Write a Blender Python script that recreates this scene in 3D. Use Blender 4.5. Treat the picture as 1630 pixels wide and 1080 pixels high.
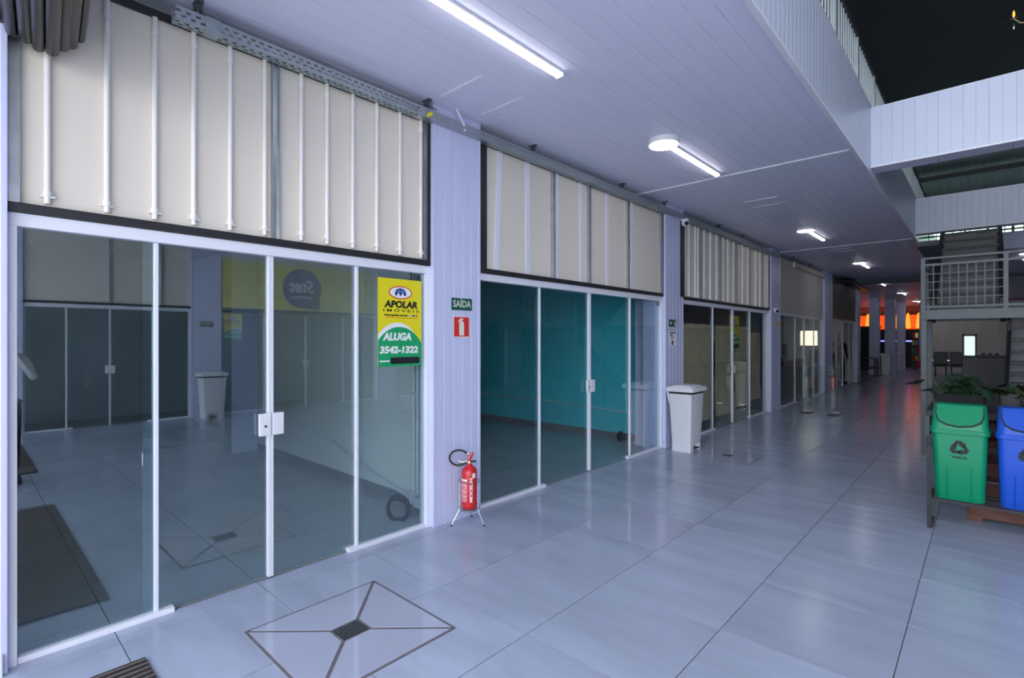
import bpy, bmesh, math, random
from mathutils import Vector, Matrix
random.seed(7)
for o in list(bpy.data.objects): bpy.data.objects.remove(o)
SC = bpy.context.scene; COL = SC.collection
PI = math.pi
# ------------------------------------------------------------ camera, sky, exposure
TH = 0.7445
CAM = (3.4336, 0.0, 1.56)
cd = bpy.data.cameras.new('camera'); co = bpy.data.objects.new('camera', cd); COL.objects.link(co)
co.location = CAM; co.rotation_euler = (PI/2, 0, TH)
cd.sensor_width = 36; cd.lens = 817.38/1630*36; cd.clip_start = 0.02; cd.clip_end = 300
SC.camera = co
w = bpy.data.worlds.new('sky'); SC.world = w; w.use_nodes = True
bg = w.node_tree.nodes['Background']; bg.inputs[0].default_value = (0.87, 0.92, 1.00, 1); bg.inputs[1].default_value = 2.75
vs = SC.view_settings; vs.view_transform = 'Standard'; vs.look = 'None'; vs.gamma = 1; vs.use_curve_mapping = False
vs.exposure = 0.75

# ------------------------------------------------------------ materials
def mat(name, col, rough=.5, metal=0, spec=.5, var=0, scale=6, stretch=(1,1,1), bump=0, bscale=40, emit=0, ecol=None, objvar=0, coat=0, trans=0):
    m = bpy.data.materials.new(name); m.use_nodes = True; nt = m.node_tree; N = nt.nodes; L = nt.links
    b = N['Principled BSDF']; b.inputs['Base Color'].default_value = (*col, 1)
    b.inputs['Roughness'].default_value = rough; b.inputs['Metallic'].default_value = metal
    b.inputs['Specular IOR Level'].default_value = spec; b.inputs['Coat Weight'].default_value = coat
    if emit:
        b.inputs['Emission Color'].default_value = (*(ecol or col), 1); b.inputs['Emission Strength'].default_value = emit
    if var or bump or objvar:
        tc = N.new('ShaderNodeTexCoord'); mp = N.new('ShaderNodeMapping'); mp.inputs['Scale'].default_value = stretch
        L.new(tc.outputs['Object'], mp.inputs['Vector'])
        oi = N.new('ShaderNodeObjectInfo')
        vm = N.new('ShaderNodeVectorMath'); vm.operation = 'ADD'; L.new(mp.outputs[0], vm.inputs[0])
        cx = N.new('ShaderNodeMath'); cx.operation = 'MULTIPLY'; cx.inputs[1].default_value = 37.0; L.new(oi.outputs['Random'], cx.inputs[0])
        L.new(cx.outputs[0], vm.inputs[1])
        if var or objvar:
            nz = N.new('ShaderNodeTexNoise'); nz.inputs['Scale'].default_value = scale; nz.inputs['Detail'].default_value = 5
            L.new(vm.outputs[0], nz.inputs['Vector'])
            mr = N.new('ShaderNodeMapRange'); mr.inputs[1].default_value = .3; mr.inputs[2].default_value = .7
            mr.inputs[3].default_value = 1-var; mr.inputs[4].default_value = 1+var; L.new(nz.outputs[0], mr.inputs[0])
            mo = N.new('ShaderNodeMapRange'); mo.inputs[3].default_value = 1-objvar; mo.inputs[4].default_value = 1+objvar
            L.new(oi.outputs['Random'], mo.inputs[0])
            mu = N.new('ShaderNodeMath'); mu.operation = 'MULTIPLY'; L.new(mr.outputs[0], mu.inputs[0]); L.new(mo.outputs[0], mu.inputs[1])
            vs_ = N.new('ShaderNodeVectorMath'); vs_.operation = 'SCALE'; vs_.inputs[0].default_value = col
            L.new(mu.outputs[0], vs_.inputs['Scale']); L.new(vs_.outputs[0], b.inputs['Base Color'])
        if bump:
            n2 = N.new('ShaderNodeTexNoise'); n2.inputs['Scale'].default_value = bscale; L.new(vm.outputs[0], n2.inputs['Vector'])
            bp = N.new('ShaderNodeBump'); bp.inputs['Strength'].default_value = bump; bp.inputs['Distance'].default_value = .02
            L.new(n2.outputs[0], bp.inputs['Height']); L.new(bp.outputs[0], b.inputs['Normal'])
    return m

def glass_mat(name, tint, ior=1.6, gcol=(1, 1, 1)):
    m = bpy.data.materials.new(name); m.use_nodes = True; nt = m.node_tree; N = nt.nodes; L = nt.links
    for n in list(N): N.remove(n)
    out = N.new('ShaderNodeOutputMaterial'); tr = N.new('ShaderNodeBsdfTransparent'); tr.inputs[0].default_value = (*tint, 1)
    gl = N.new('ShaderNodeBsdfGlossy'); gl.inputs['Roughness'].default_value = 0.0; gl.inputs[0].default_value = (*gcol, 1)
    geo = N.new('ShaderNodeNewGeometry'); mi = N.new('ShaderNodeMapRange'); mi.inputs[3].default_value = ior; mi.inputs[4].default_value = 1/ior
    L.new(geo.outputs['Backfacing'], mi.inputs[0])
    fr = N.new('ShaderNodeFresnel'); L.new(mi.outputs[0], fr.inputs['IOR'])
    mx = N.new('ShaderNodeMixShader'); L.new(fr.outputs[0], mx.inputs[0]); L.new(tr.outputs[0], mx.inputs[1]); L.new(gl.outputs[0], mx.inputs[2])
    L.new(mx.outputs[0], out.inputs[0]); return m

M = {}
M['tile'] = mat('polished_grey_tile', (.40,.46,.59), .19, spec=.36, var=.10, scale=2.2, stretch=(.6,2.4,1), objvar=.04)
M['tile_gloss'] = mat('mirror_polished_tile', (.43,.47,.60), .035, spec=.6, var=.03, scale=3)
M['tile_in'] = mat('shop_floor_tile', (.40,.43,.46), .2, spec=.5, var=.06, scale=3, objvar=.03)
M['grout'] = mat('dark_grout', (.12,.12,.13), .9)
M['joint'] = mat('grey_brown_joint', (.15,.14,.155), .9, var=.2, scale=30)
M['pave'] = mat('bounce_pale_pavement', (.60,.60,.61), .9, var=.1)  # unseen ground, made paler to bounce daylight up to the ceiling
M['ceil'] = mat('white_pvc_ceiling', (.75,.76,.93), .38, spec=.4, var=.015, scale=2)
M['pvc'] = mat('lavender_white_pvc', (.61,.64,.88), .35, var=.02, scale=2)
M['fascia'] = mat('white_pvc_fascia', (.62,.68,.83), .35, var=.02, scale=2)
M['white'] = mat('white_aluminium', (.80,.81,.90), .35)
M['pipe'] = mat('ivory_conduit', (.86,.84,.80), .4)
M['whitepl'] = mat('white_plastic', (.78,.79,.85), .42)
M['cream'] = mat('cream_board', (.78,.72,.63), .7, var=.02, scale=1.5)
M['beige'] = mat('beige_board', (.62,.58,.54), .6, var=.02)
M['black'] = mat('black_rubber_edge', (.018,.019,.022), .45, var=.15, scale=12)
M['galv'] = mat('galvanised_steel', (.50,.53,.55), .35, metal=.8, var=.12, scale=9)
M['galvd'] = mat('perforated_zinc_steel', (.40,.46,.48), .45, metal=.6, var=.08)
M['steel'] = mat('grey_painted_steel', (.085,.10,.107), .45, metal=.3, var=.08)
M['steeld'] = mat('dark_steel', (.035,.037,.042), .5, metal=.2)
M['tread'] = mat('chequered_metal_tread', (.09,.09,.095), .5, metal=.3, var=.2, scale=6)
M['shutter'] = mat('dark_brown_shutter', (.012,.011,.012), .3, metal=.2, var=.2)
M['glass'] = glass_mat('green_tinted_glass', (.90,.97,.98), 2.15, (.88,.97,1))
M['glassd'] = glass_mat('teal_tinted_glass', (.90,.96,.97), 1.55)
M['glassc'] = glass_mat('clear_glass', (.93,.97,.96), 1.5)
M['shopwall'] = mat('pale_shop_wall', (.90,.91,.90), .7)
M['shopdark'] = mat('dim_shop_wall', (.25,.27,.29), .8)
M['teal'] = mat('teal_painted_wall', (.10,.70,.82), .55)
M['base'] = mat('grey_skirting', (.22,.23,.25), .5)
M['kraft'] = mat('brown_kraft_paper', (.60,.50,.34), .85, var=.12, scale=4, stretch=(1,3,1), bump=.5, bscale=7)
M['crinkle'] = mat('crinkled_dark_plastic', (.10,.085,.08), .2, spec=.8, var=.3, scale=8, bump=1.0, bscale=14)
M['red'] = mat('red_enamel', (.62,.012,.02), .3, coat=.4)
M['lab'] = mat('pink_label_print', (.72,.22,.24), .5, var=.25, scale=60)
M['brass'] = mat('brass', (.75,.58,.25), .3, metal=1)
M['hose'] = mat('black_rubber_hose', (.015,.016,.018), .5)
M['chrome'] = mat('chrome', (.75,.77,.8), .15, metal=1)
M['yellow'] = mat('yellow_print', (.82,.72,.015), .45)
M['green'] = mat('green_print', (.01,.36,.13), .45)
M['dkgreen'] = mat('dark_green_sign', (.008,.10,.065), .4)
M['ink'] = mat('black_ink', (.012,.012,.016), .5)
M['paper'] = mat('white_print', (.86,.87,.88), .5)
M['glow'] = mat('cream_sign_print', (.78,.80,.68), .5)
M['navy'] = mat('navy_print', (.03,.04,.22), .5)
M['redp'] = mat('red_print', (.70,.03,.03), .5)
M['sky'] = mat('light_blue_print', (.25,.55,.80), .5)
M['binG'] = mat('green_bin_plastic', (.0,.26,.115), .33, spec=.5)
M['binB'] = mat('blue_bin_plastic', (.01,.085,.56), .33, spec=.5)
M['wood'] = mat('reddish_pallet_wood', (.14,.055,.035), .65, var=.35, scale=5, stretch=(1,8,8))
M['mat'] = None
M['leaf'] = mat('dark_green_leaf', (.012,.036,.015), .4, var=.25, scale=9)
M['leafy'] = mat('yellow_green_leaf', (.045,.06,.022), .5, var=.3, scale=9)
M['stem'] = mat('green_stem', (.06,.12,.04), .6)
M['pot'] = mat('black_pot', (.018,.019,.021), .5)
M['potg'] = mat('grey_pot', (.10,.10,.105), .6)
M['soil'] = mat('dark_soil', (.03,.022,.016), .95)
M['roof'] = mat('navy_dark_ceiling', (.055,.052,.068), .7)
M['corr'] = mat('corrugated_grey_roof', (.28,.32,.32), .5, metal=.3)
M['lampbody'] = mat('white_lamp_housing', (.85,.84,.86), .4)
M['lamp'] = mat('white_lamp_light', (1,1,1), .4, emit=5, ecol=(1,.97,1))
M['amber'] = mat('amber_light', (1,.25,.02), .4, emit=.22, ecol=(1,.13,.015))
M['amberhot'] = mat('amber_flame_light', (1,.5,.05), .4, emit=.9, ecol=(1,.32,.04))
M['dimred'] = mat('dim_red_board', (.30,.05,.03), .5, emit=.04, ecol=(1,.2,.1))
M['blueled'] = mat('blue_led', (.1,.15,1), .4, emit=4, ecol=(.12,.16,1))
M['screen'] = mat('lit_screen', (.8,.95,.95), .4, emit=.55, ecol=(.78,.95,.92))
M['reflglow'] = mat('glow_for_reflection', (1,.85,.65), .4, emit=1.3, ecol=(1,.86,.68))  # emission imitates a bright reflection in the glass
M['farblack'] = mat('black_counter', (.015,.015,.017), .4)
M['skin'] = mat('skin', (.45,.27,.19), .55)
M['shirt'] = mat('white_shirt', (.75,.76,.76), .8)
M['trouser'] = mat('dark_trousers', (.02,.02,.028), .8)
M['maroon'] = mat('dark_maroon_top', (.05,.012,.014), .8)
M['hair'] = mat('black_hair', (.012,.01,.01), .6)
M['concrete'] = mat('grey_wall', (.30,.31,.34), .8)
M['upper'] = mat('upper_floor_wall', (.16,.17,.19), .8)

def stripe_mat():
    m = mat('brown_ribbed_mat', (.05,.035,.04), .95); nt = m.node_tree; N = nt.nodes; L = nt.links; b = N['Principled BSDF']
    tc = N.new('ShaderNodeTexCoord'); wv = N.new('ShaderNodeTexWave'); wv.inputs['Scale'].default_value = 7.5; wv.inputs['Distortion'].default_value = .6
    wv.inputs['Detail Scale'].default_value = 30
    L.new(tc.outputs['Object'], wv.inputs['Vector'])
    cr = N.new('ShaderNodeValToRGB'); cr.color_ramp.elements[0].color = (.022,.018,.026,1); cr.color_ramp.elements[1].color = (.20,.16,.13,1)
    cr.color_ramp.elements[0].position = .55; L.new(wv.outputs[0], cr.inputs[0]); L.new(cr.outputs[0], b.inputs['Base Color'])
    bp = N.new('ShaderNodeBump'); bp.inputs['Strength'].default_value = .6; bp.inputs['Distance'].default_value = .01
    L.new(wv.outputs[0], bp.inputs['Height']); L.new(bp.outputs[0], b.inputs['Normal'])
    return m
M['mat'] = stripe_mat()

# ------------------------------------------------------------ mesh helpers
class MB:
    def __init__(s): s.v = []; s.f = []
    def add(s, vs, fs):
        k = len(s.v); s.v += [tuple(v) for v in vs]; s.f += [tuple(i+k for i in f) for f in fs]; return s
    def box(s, x0, x1, y0, y1, z0, z1):
        return s.add([(x0,y0,z0),(x1,y0,z0),(x1,y1,z0),(x0,y1,z0),(x0,y0,z1),(x1,y0,z1),(x1,y1,z1),(x0,y1,z1)],
                     [(0,3,2,1),(4,5,6,7),(0,1,5,4),(1,2,6,5),(2,3,7,6),(3,0,4,7)])
    def tube(s, pts, r, n=8, cap=True):
        pts = [Vector(p) for p in pts]; R = r if isinstance(r, (list, tuple)) else [r]*len(pts)
        k = len(s.v); ref = None
        for i, p in enumerate(pts):
            d = (pts[min(i+1, len(pts)-1)] - pts[max(i-1, 0)]).normalized()
            if ref is None:
                ref = Vector((0,0,1)) if abs(d.z) < .9 else Vector((1,0,0))
            a = d.cross(ref)
            if a.length < 1e-5: a = d.orthogonal()
            a.normalize(); b = d.cross(a).normalized(); ref = -b if False else a.cross(d)
            for j in range(n):
                q = p + R[i]*(math.cos(2*PI*j/n)*a + math.sin(2*PI*j/n)*b); s.v.append(tuple(q))
        for i in range(len(pts)-1):
            for j in range(n):
                j2 = (j+1) % n; s.f.append((k+i*n+j, k+i*n+j2, k+(i+1)*n+j2, k+(i+1)*n+j))
        if cap:
            s.f.append(tuple(k+j for j in reversed(range(n)))); e = k+(len(pts)-1)*n; s.f.append(tuple(e+j for j in range(n)))
        return s
    def lathe(s, prof, c=(0,0,0), n=20):
        k = len(s.v)
        for r, z in prof:
            for j in range(n): s.v.append((c[0]+r*math.cos(2*PI*j/n), c[1]+r*math.sin(2*PI*j/n), c[2]+z))
        for i in range(len(prof)-1):
            for j in range(n):
                j2 = (j+1) % n; s.f.append((k+i*n+j, k+i*n+j2, k+(i+1)*n+j2, k+(i+1)*n+j))
        s.f.append(tuple(k+j for j in reversed(range(n)))); e = k+(len(prof)-1)*n; s.f.append(tuple(e+j for j in range(n)))
        return s
    def rings(s, rs, cap=True):
        k = len(s.v); n = len(rs[0])
        for r in rs: s.v += [tuple(p) for p in r]
        for i in range(len(rs)-1):
            for j in range(n):
                j2 = (j+1) % n; s.f.append((k+i*n+j, k+i*n+j2, k+(i+1)*n+j2, k+(i+1)*n+j))
        if cap:
            s.f.append(tuple(k+j for j in reversed(range(n)))); e = k+(len(rs)-1)*n; s.f.append(tuple(e+j for j in range(n)))
        return s
    def prism(s, poly, ax, a0, a1):
        # poly: list of 2D points; extruded along axis ax from a0 to a1
        n = len(poly); k = len(s.v)
        for a in (a0, a1):
            for p in poly:
                q = list(p); q.insert(ax, a); s.v.append(tuple(q))
        s.f.append(tuple(k+i for i in range(n))); s.f.append(tuple(k+n+i for i in reversed(range(n))))
        for i in range(n): j = (i+1) % n; s.f.append((k+i, k+n+i, k+n+j, k+j))
        return s
    def mesh(s, name, m, smooth=False, bevel=0):
        me = bpy.data.meshes.new(name); me.from_pydata(s.v, [], s.f)
        bm = bmesh.new(); bm.from_mesh(me); bmesh.ops.recalc_face_normals(bm, faces=bm.faces)
        if bevel: bmesh.ops.bevel(bm, geom=[e for e in bm.edges if e.calc_face_angle(0) > .5], offset=bevel, segments=2, affect='EDGES', profile=.6)
        bm.to_mesh(me); bm.free()
        if smooth:
            for p in me.polygons: p.use_smooth = True
            me.set_sharp_from_angle(angle=math.radians(40))
        me.materials.append(M[m] if isinstance(m, str) else m); return me
    def build(s, name, m, parent=None, smooth=False, bevel=0, loc=(0,0,0), rot=(0,0,0)):
        return link(name, s.mesh(name, m, smooth, bevel), parent, loc, rot)
def link(name, me, parent=None, loc=(0,0,0), rot=(0,0,0)):
    o = bpy.data.objects.new(name, me); COL.objects.link(o); o.parent = parent; o.location = loc; o.rotation_euler = rot; return o
def tag(o, label, cat=None, group=None, kind=None):
    o['label'] = label
    if cat: o['category'] = cat
    if group: o['group'] = group
    if kind: o['kind'] = kind
    return o
def thing(name, label, cat, loc=(0,0,0), rz=0, group=None):
    o = bpy.data.objects.new(name, None); COL.objects.link(o); o.location = loc; o.rotation_euler = (0,0,rz); o.empty_display_size = .1
    return tag(o, label, cat, group)
def struct(name, label, loc=(0,0,0)):
    o = bpy.data.objects.new(name, None); COL.objects.link(o); o.location = loc
    return tag(o, label, None, None, 'structure')
def copy_tree(o, parent=None):
    c = o.copy(); COL.objects.link(c); c.parent = parent
    for ch in list(o.children): copy_tree(ch, c)
    return c
def B(*a): return MB().box(*a)
def rrect(w, d, r, n=4, cx=0, cy=0):
    pts = []
    for sx, sy, a0 in ((1,1,0), (-1,1,PI/2), (-1,-1,PI), (1,-1,3*PI/2)):
        for i in range(n+1):
            a = a0 + PI/2*i/n; pts.append((cx+sx*(w/2-r)+r*math.cos(a), cy+sy*(d/2-r)+r*math.sin(a)))
    return pts
def text_mesh(txt, size, m, width=None, bold=0, shear=0, extrude=.001, align='CENTER'):
    cu = bpy.data.curves.new('txt', 'FONT'); cu.body = txt; cu.size = size; cu.align_x = align; cu.align_y = 'CENTER'
    cu.offset = bold; cu.shear = shear; cu.extrude = extrude; cu.resolution_u = 3
    t = bpy.data.objects.new('txt', cu); COL.objects.link(t)
    bpy.context.view_layer.update()
    me = bpy.data.meshes.new_from_object(t.evaluated_get(bpy.context.evaluated_depsgraph_get()))
    bpy.data.objects.remove(t); bpy.data.curves.remove(cu)
    if width and len(me.vertices):
        xs = [v.co.x for v in me.vertices]; k = width/(max(xs)-min(xs))
        for v in me.vertices: v.co.x *= k
    me.materials.clear(); me.materials.append(M[m]); return me
ROTX = (PI/2, 0, PI/2)      # a flat print in xy turned to face +X
ROTNX = (PI/2, 0, -PI/2)    # the same facing -X

# ------------------------------------------------------------ floor
S = .7355; X0 = .1805; Y0 = 1.312
fl = struct('floor', 'polished light grey square tiles paving the whole mall corridor')
B(-.02,9.5,-.4,36,-.06,-.004).build('grout_bed', 'grout', fl)
tm = B(.0025,S-.0025,.0025,S-.0025,-.012,0).mesh('tile', 'tile')
tg = B(.0025,S-.0025,.0025,S-.0025,-.012,0).mesh('tile', 'tile_gloss')
te = B(.0,.178,.0025,S-.0025,-.012,0).mesh('tile', 'tile')
cnt = 0
for k in range(-2, 27):
    y = Y0 + k*S
    link('tile', te, fl, (0, y, 0))
    for i in range(9):
        gloss = (i, k) in ((1, 3),)
        o = link('tile', tg if gloss else tm, fl, (X0+i*S, y, 0))
        if gloss: o['label'] = 'shinier replacement tile'
        cnt += 1
mbs = MB()
for k in range(-2, 48):
    for i in range(11):
        if (k >= 27 or i >= 9): mbs.box(X0+i*S+.0025, min(X0+(i+1)*S-.0025, 8.25), Y0+k*S+.0025, Y0+(k+1)*S-.0025, -.012, 0)
tag(mbs.build('far_tiles', 'tile', fl), 'tiles at the far end and opposite side', kind='stuff')
B(-7,-.02,22.34,36,-.06,0).build('far_floor_slab', 'tile_in', fl)
gr = B(-14,24,-24,-.4,-.08,-.01).build('ground_outside', 'pave'); tag(gr, 'concrete pavement outside the mall entrance', kind='structure')

cn = struct('ceiling_added_canopy', 'added unseen canopy outside the entrance, cutting the steep sky light')  # unseen slab added to keep steep sky light off the entrance
B(-1,9.6,-2.6,-.45,3.72,3.9).build('added_canopy_slab', 'ceil', cn)

def drain(x, y, a, b, ga, label, bars=8, mt='tile_gloss', g=.02):
    t = thing('floor_drain', label, 'drain', (x, y, 0))
    h = .004
    B(-a-.006,a+.006,-b-.006,b+.006,0,.0015).build('joint', 'joint', t)
    gx, gy = ga
    cs = [(-a,-b),(a,-b),(a,b),(-a,b)]; ci = [(-gx,-gy),(gx,-gy),(gx,gy),(-gx,gy)]
    for i in range(4):
        j = (i+1) % 4
        P = [Vector(cs[i]), Vector(cs[j]), Vector(ci[j]), Vector(ci[i])]; c = sum(P, Vector((0,0)))/4
        Q = []
        for q in range(4):   # inset every edge by g/2
            p0, p1, p2 = P[q-1], P[q], P[(q+1) % 4]
            d1 = (p1-p0).normalized(); d2 = (p2-p1).normalized(); n1 = Vector((-d1.y, d1.x)); n2 = Vector((-d2.y, d2.x))
            s_ = (n1+n2); Q.append(p1 + s_*(g/2)/max(.3, 1+n1.dot(n2)))
        MB().prism([tuple(q) for q in Q], 2, 0, h).build('corner_tile', mt, t)
    gt = B(-gx+.006,gx-.006,-gy+.006,gy-.006,.001,.0025).build('grate', 'steeld', t)
    for i in range(bars):
        yy = -gy+.012+(2*gy-.024)*(i+.5)/bars
        B(-gx+.008,gx-.008,yy-.004,yy+.004,.0025,.006).build('grate_bar', 'steel', gt)
    return t
drain(.937, 1.437, .395, .39, (.066,.078), 'square floor drain with four mitred tiles beside the first glass doors')
drain(.90, 7.01, .375, .39, (.06,.07), 'square floor drain with mitred shiny tiles past the white bin', bars=7, g=.006)

# entrance mats
def floor_mat(x0, x1, y0, y1, label):
    o = B(0,x1-x0,0,y1-y0,0,.012).build('door_mat', 'mat', None, bevel=.003, loc=(x0,y0,0)); tag(o, label, 'mat', 'entrance mats')
floor_mat(.425, 3.0, -.38, .628, 'brown ribbed entrance mat at the near left corner of the floor')
floor_mat(4.7, 7.1, -.38, .66, 'brown ribbed entrance mat near the opposite storefront, seen mirrored in the glass')

# ------------------------------------------------------------ ceiling
ZC = 3.5; FX = 2.45
ce = struct('ceiling', 'white lavender tongue and groove plastic ceiling over the corridor')
def ceil_boards(par, x0, x1, y0, y1, z, n):
    wd = (x1-x0)/n
    me = MB().prism([(0.0006,z+.02),(0.0006,z+.002),(.0035,z),(wd-.0035,z),(wd-.0006,z+.002),(wd-.0006,z+.02)], 1, y0, y1).mesh('ceiling_board', 'ceil')
    for i in range(n): link('ceiling_board', me, par, (x0+i*wd, 0, 0))
for ya, yb in ((-.3, 6.2), (6.24, 12.5), (12.54, 20.42)): ceil_boards(ce, -.1, FX-.03, ya, yb, ZC, 18)
B(-.2,FX-.03,-.3,36,ZC+.02,ZC+.05).build('ceiling_backing', 'ceil', ce)
for yj in (6.2, 12.5): B(-.05,FX-.03,yj-.012,yj+.052,ZC-.012,ZC+.01).build('joint_strip', 'white', ce, bevel=.004)
B(-.1,FX-.03,20.4,20.5,ZC-.12,ZC+.02).build('joint_strip', 'white', ce)
B(-7,9.5,20.5,36.1,ZC-.11,ZC-.05).build('far_ceiling_sheet', 'ceil', ce)
def hatch(x0, x1, y0, y1, label):
    t = thing('ceiling_hatch', label, 'hatch', (x0, y0, ZC))
    for yy in (0, y1-y0): B(0,x1-x0,yy-.014,yy+.014,-.008,0).build('edge_strip', 'whitepl', t, bevel=.002)
    B(0,x1-x0,.016,y1-y0-.016,-.002,0).build('cover', 'ceil', t)
hatch(.245, .71, 2.635, 3.085, 'square ceiling hatch with two white edge strips above the fire extinguisher')
hatch(.92, 1.355, 7.585, 7.98, 'faint square ceiling hatch between the disc lamps')
hatch(.92, 1.355, 12.9, 13.3, 'far ceiling hatch just past the second white joint strip')

# fascia of the gallery, boards with a centre groove
def groove_board(wd, z0, z1, th=.02):
    # cross-section in (y, x): front at x=0 going back to x=-th ; extruded along z
    p = [(0.0003,-th),(.0003,-.002),(.003,0),(wd/2-.003,0),(wd/2,-.002),(wd/2+.003,0),(wd-.003,0),(wd-.0003,-.002),(wd-.0003,-th)]
    mb = MB(); n = len(p)
    return MB().prism([(b, a) for a, b in p], 2, z0, z1)
def pvc_wall(par, z0, z1, y0, y1, X, face=1, m='pvc', wd=.2, name='fascia_board'):
    n = max(1, round((y1-y0)/wd)); wd = (y1-y0)/n
    me = groove_board(wd, z0, z1).mesh(name, m)
    for i in range(n):
        if face > 0: link(name, me, par, (X, y0+i*wd, 0))
        else: link(name, me, par, (X, y0+(i+1)*wd, 0), (0,0,PI))
fa = struct('trim_1', 'white boarded edge of the upper gallery along the corridor ceiling')
pvc_wall(fa, 3.5, 4.3, -.3, 20.5, FX, 1, 'fascia')
B(FX-.12,FX-.021,-.3,20.5,3.52,4.3).build('fascia_core', 'upper', fa)
B(FX-.03,FX+.012,-.3,20.5,3.478,3.5).build('edge_trim', 'white', fa, bevel=.004)
def bridge(y, x1, z0, z1, d, name, label):
    t = struct(name, label)
    n = round((x1-FX)/.2); wd = (x1-FX)/n; me = groove_board(wd, z0, z1).mesh('fascia_board', 'fascia')
    for i in range(n): link('fascia_board', me, t, (FX+i*wd+wd, y, 0), (0,0,-PI/2)) if False else link('fascia_board', me, t, (FX+i*wd, y, 0), (0,0,-PI/2))
    B(FX,x1,y+.021,y+d-.001,z0+.002,z1).build('beam_core', 'fascia', t)
    B(FX-.0,x1,y-.012,y+.03,z0-.022,z0).build('edge_trim', 'white', t, bevel=.003)
    B(FX,x1,y-.006,y+d,z1,z1+.012).build('top_trim', 'white', t)
    nb = round((x1-FX)/.6)
    for i in range(nb): B(FX+i*.6+.003,FX+i*.6+.597,y+.031,y+d,z0-.018,z0-.002).build('soffit_board', 'ceil', t)
    return t
bridge(7.26, 5.9, 3.58, 4.25, .28, 'trim_2', 'nearer white boarded bridge beam crossing the dark atrium')
bridge(12.46, 5.9, 3.59, 4.23, .28, 'trim_3', 'farther white boarded bridge beam crossing above the stairs')

# gallery railing with balusters on top of the fascia
rl = thing('gallery_railing', 'pale green gallery railing with thin uprights on the upper floor edge', 'railing', (FX-.06, 0, 4.3))
bm_ = B(-.007,.007,-.007,.007,0,.6).mesh('baluster', 'galvd'); bp_ = B(-.02,.02,-.02,.02,0,.62).mesh('post', 'galvd')
for i in range(120):
    y = 2.6+i*.115
    link('post' if i % 10 == 6 else 'baluster', bp_ if i % 10 == 6 else bm_, rl, (0, y, 0))
B(-.025,.025,1.5,20,.585,.625).build('top_rail', 'steeld', rl); B(-.012,.012,1.5,20,.02,.045).build('bottom_rail', 'galvd', rl)

# ------------------------------------------------------------ left facade : pillars, storefronts
PLAB = ['boarded pillar at the left edge of the picture','boarded pillar behind the near fire extinguisher','boarded pillar behind the white pedal bin','boarded pillar right of the brown paper storefront','boarded pillar left of the farthest storefront','boarded pillar at the end of the farthest storefront']
PILL = [(-.5,.155),(2.69,3.205),(6.885,7.445),(11.81,12.45),(16.78,17.76),(21.86,22.4)]
for pi_, (a, b) in enumerate(PILL):
    wl = struct('wall_left', 'lavender white ' + PLAB[pi_])
    if pi_ == 0: wl0 = wl
    if pi_ == 2: wl2 = wl
    B(-.1,.058,a,b,0,ZC).build('pillar_core', 'pvc', wl)
    n = 5 if b-a < .7 else 8; wd = (b-a)/n
    me = MB().prism([(a_, b_) for a_, b_ in ((-.02,.0015),(-.004,.0015),(0,.005),(0,wd-.005),(-.004,wd-.0015),(-.02,wd-.0015))], 2, .0, ZC).mesh('pillar_board', 'pvc')
    for i in range(n): link('pillar_board', me, wl, (.08, a+i*wd, 0))
    for yy in (a, b): B(-.1,.084,yy-.012,yy+.012,0,ZC).build('corner_trim', 'pvc', wl, bevel=.003)
B(-.01,.11,-.2,.15,0,.10).build('plinth', 'whitepl', wl0, bevel=.004)
wf = struct('wall_front', 'outer wall of the shops beside the entrance'); B(-7,-.1,-.55,-.4,0,ZC).build('outer_wall', 'concrete', wf)

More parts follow.
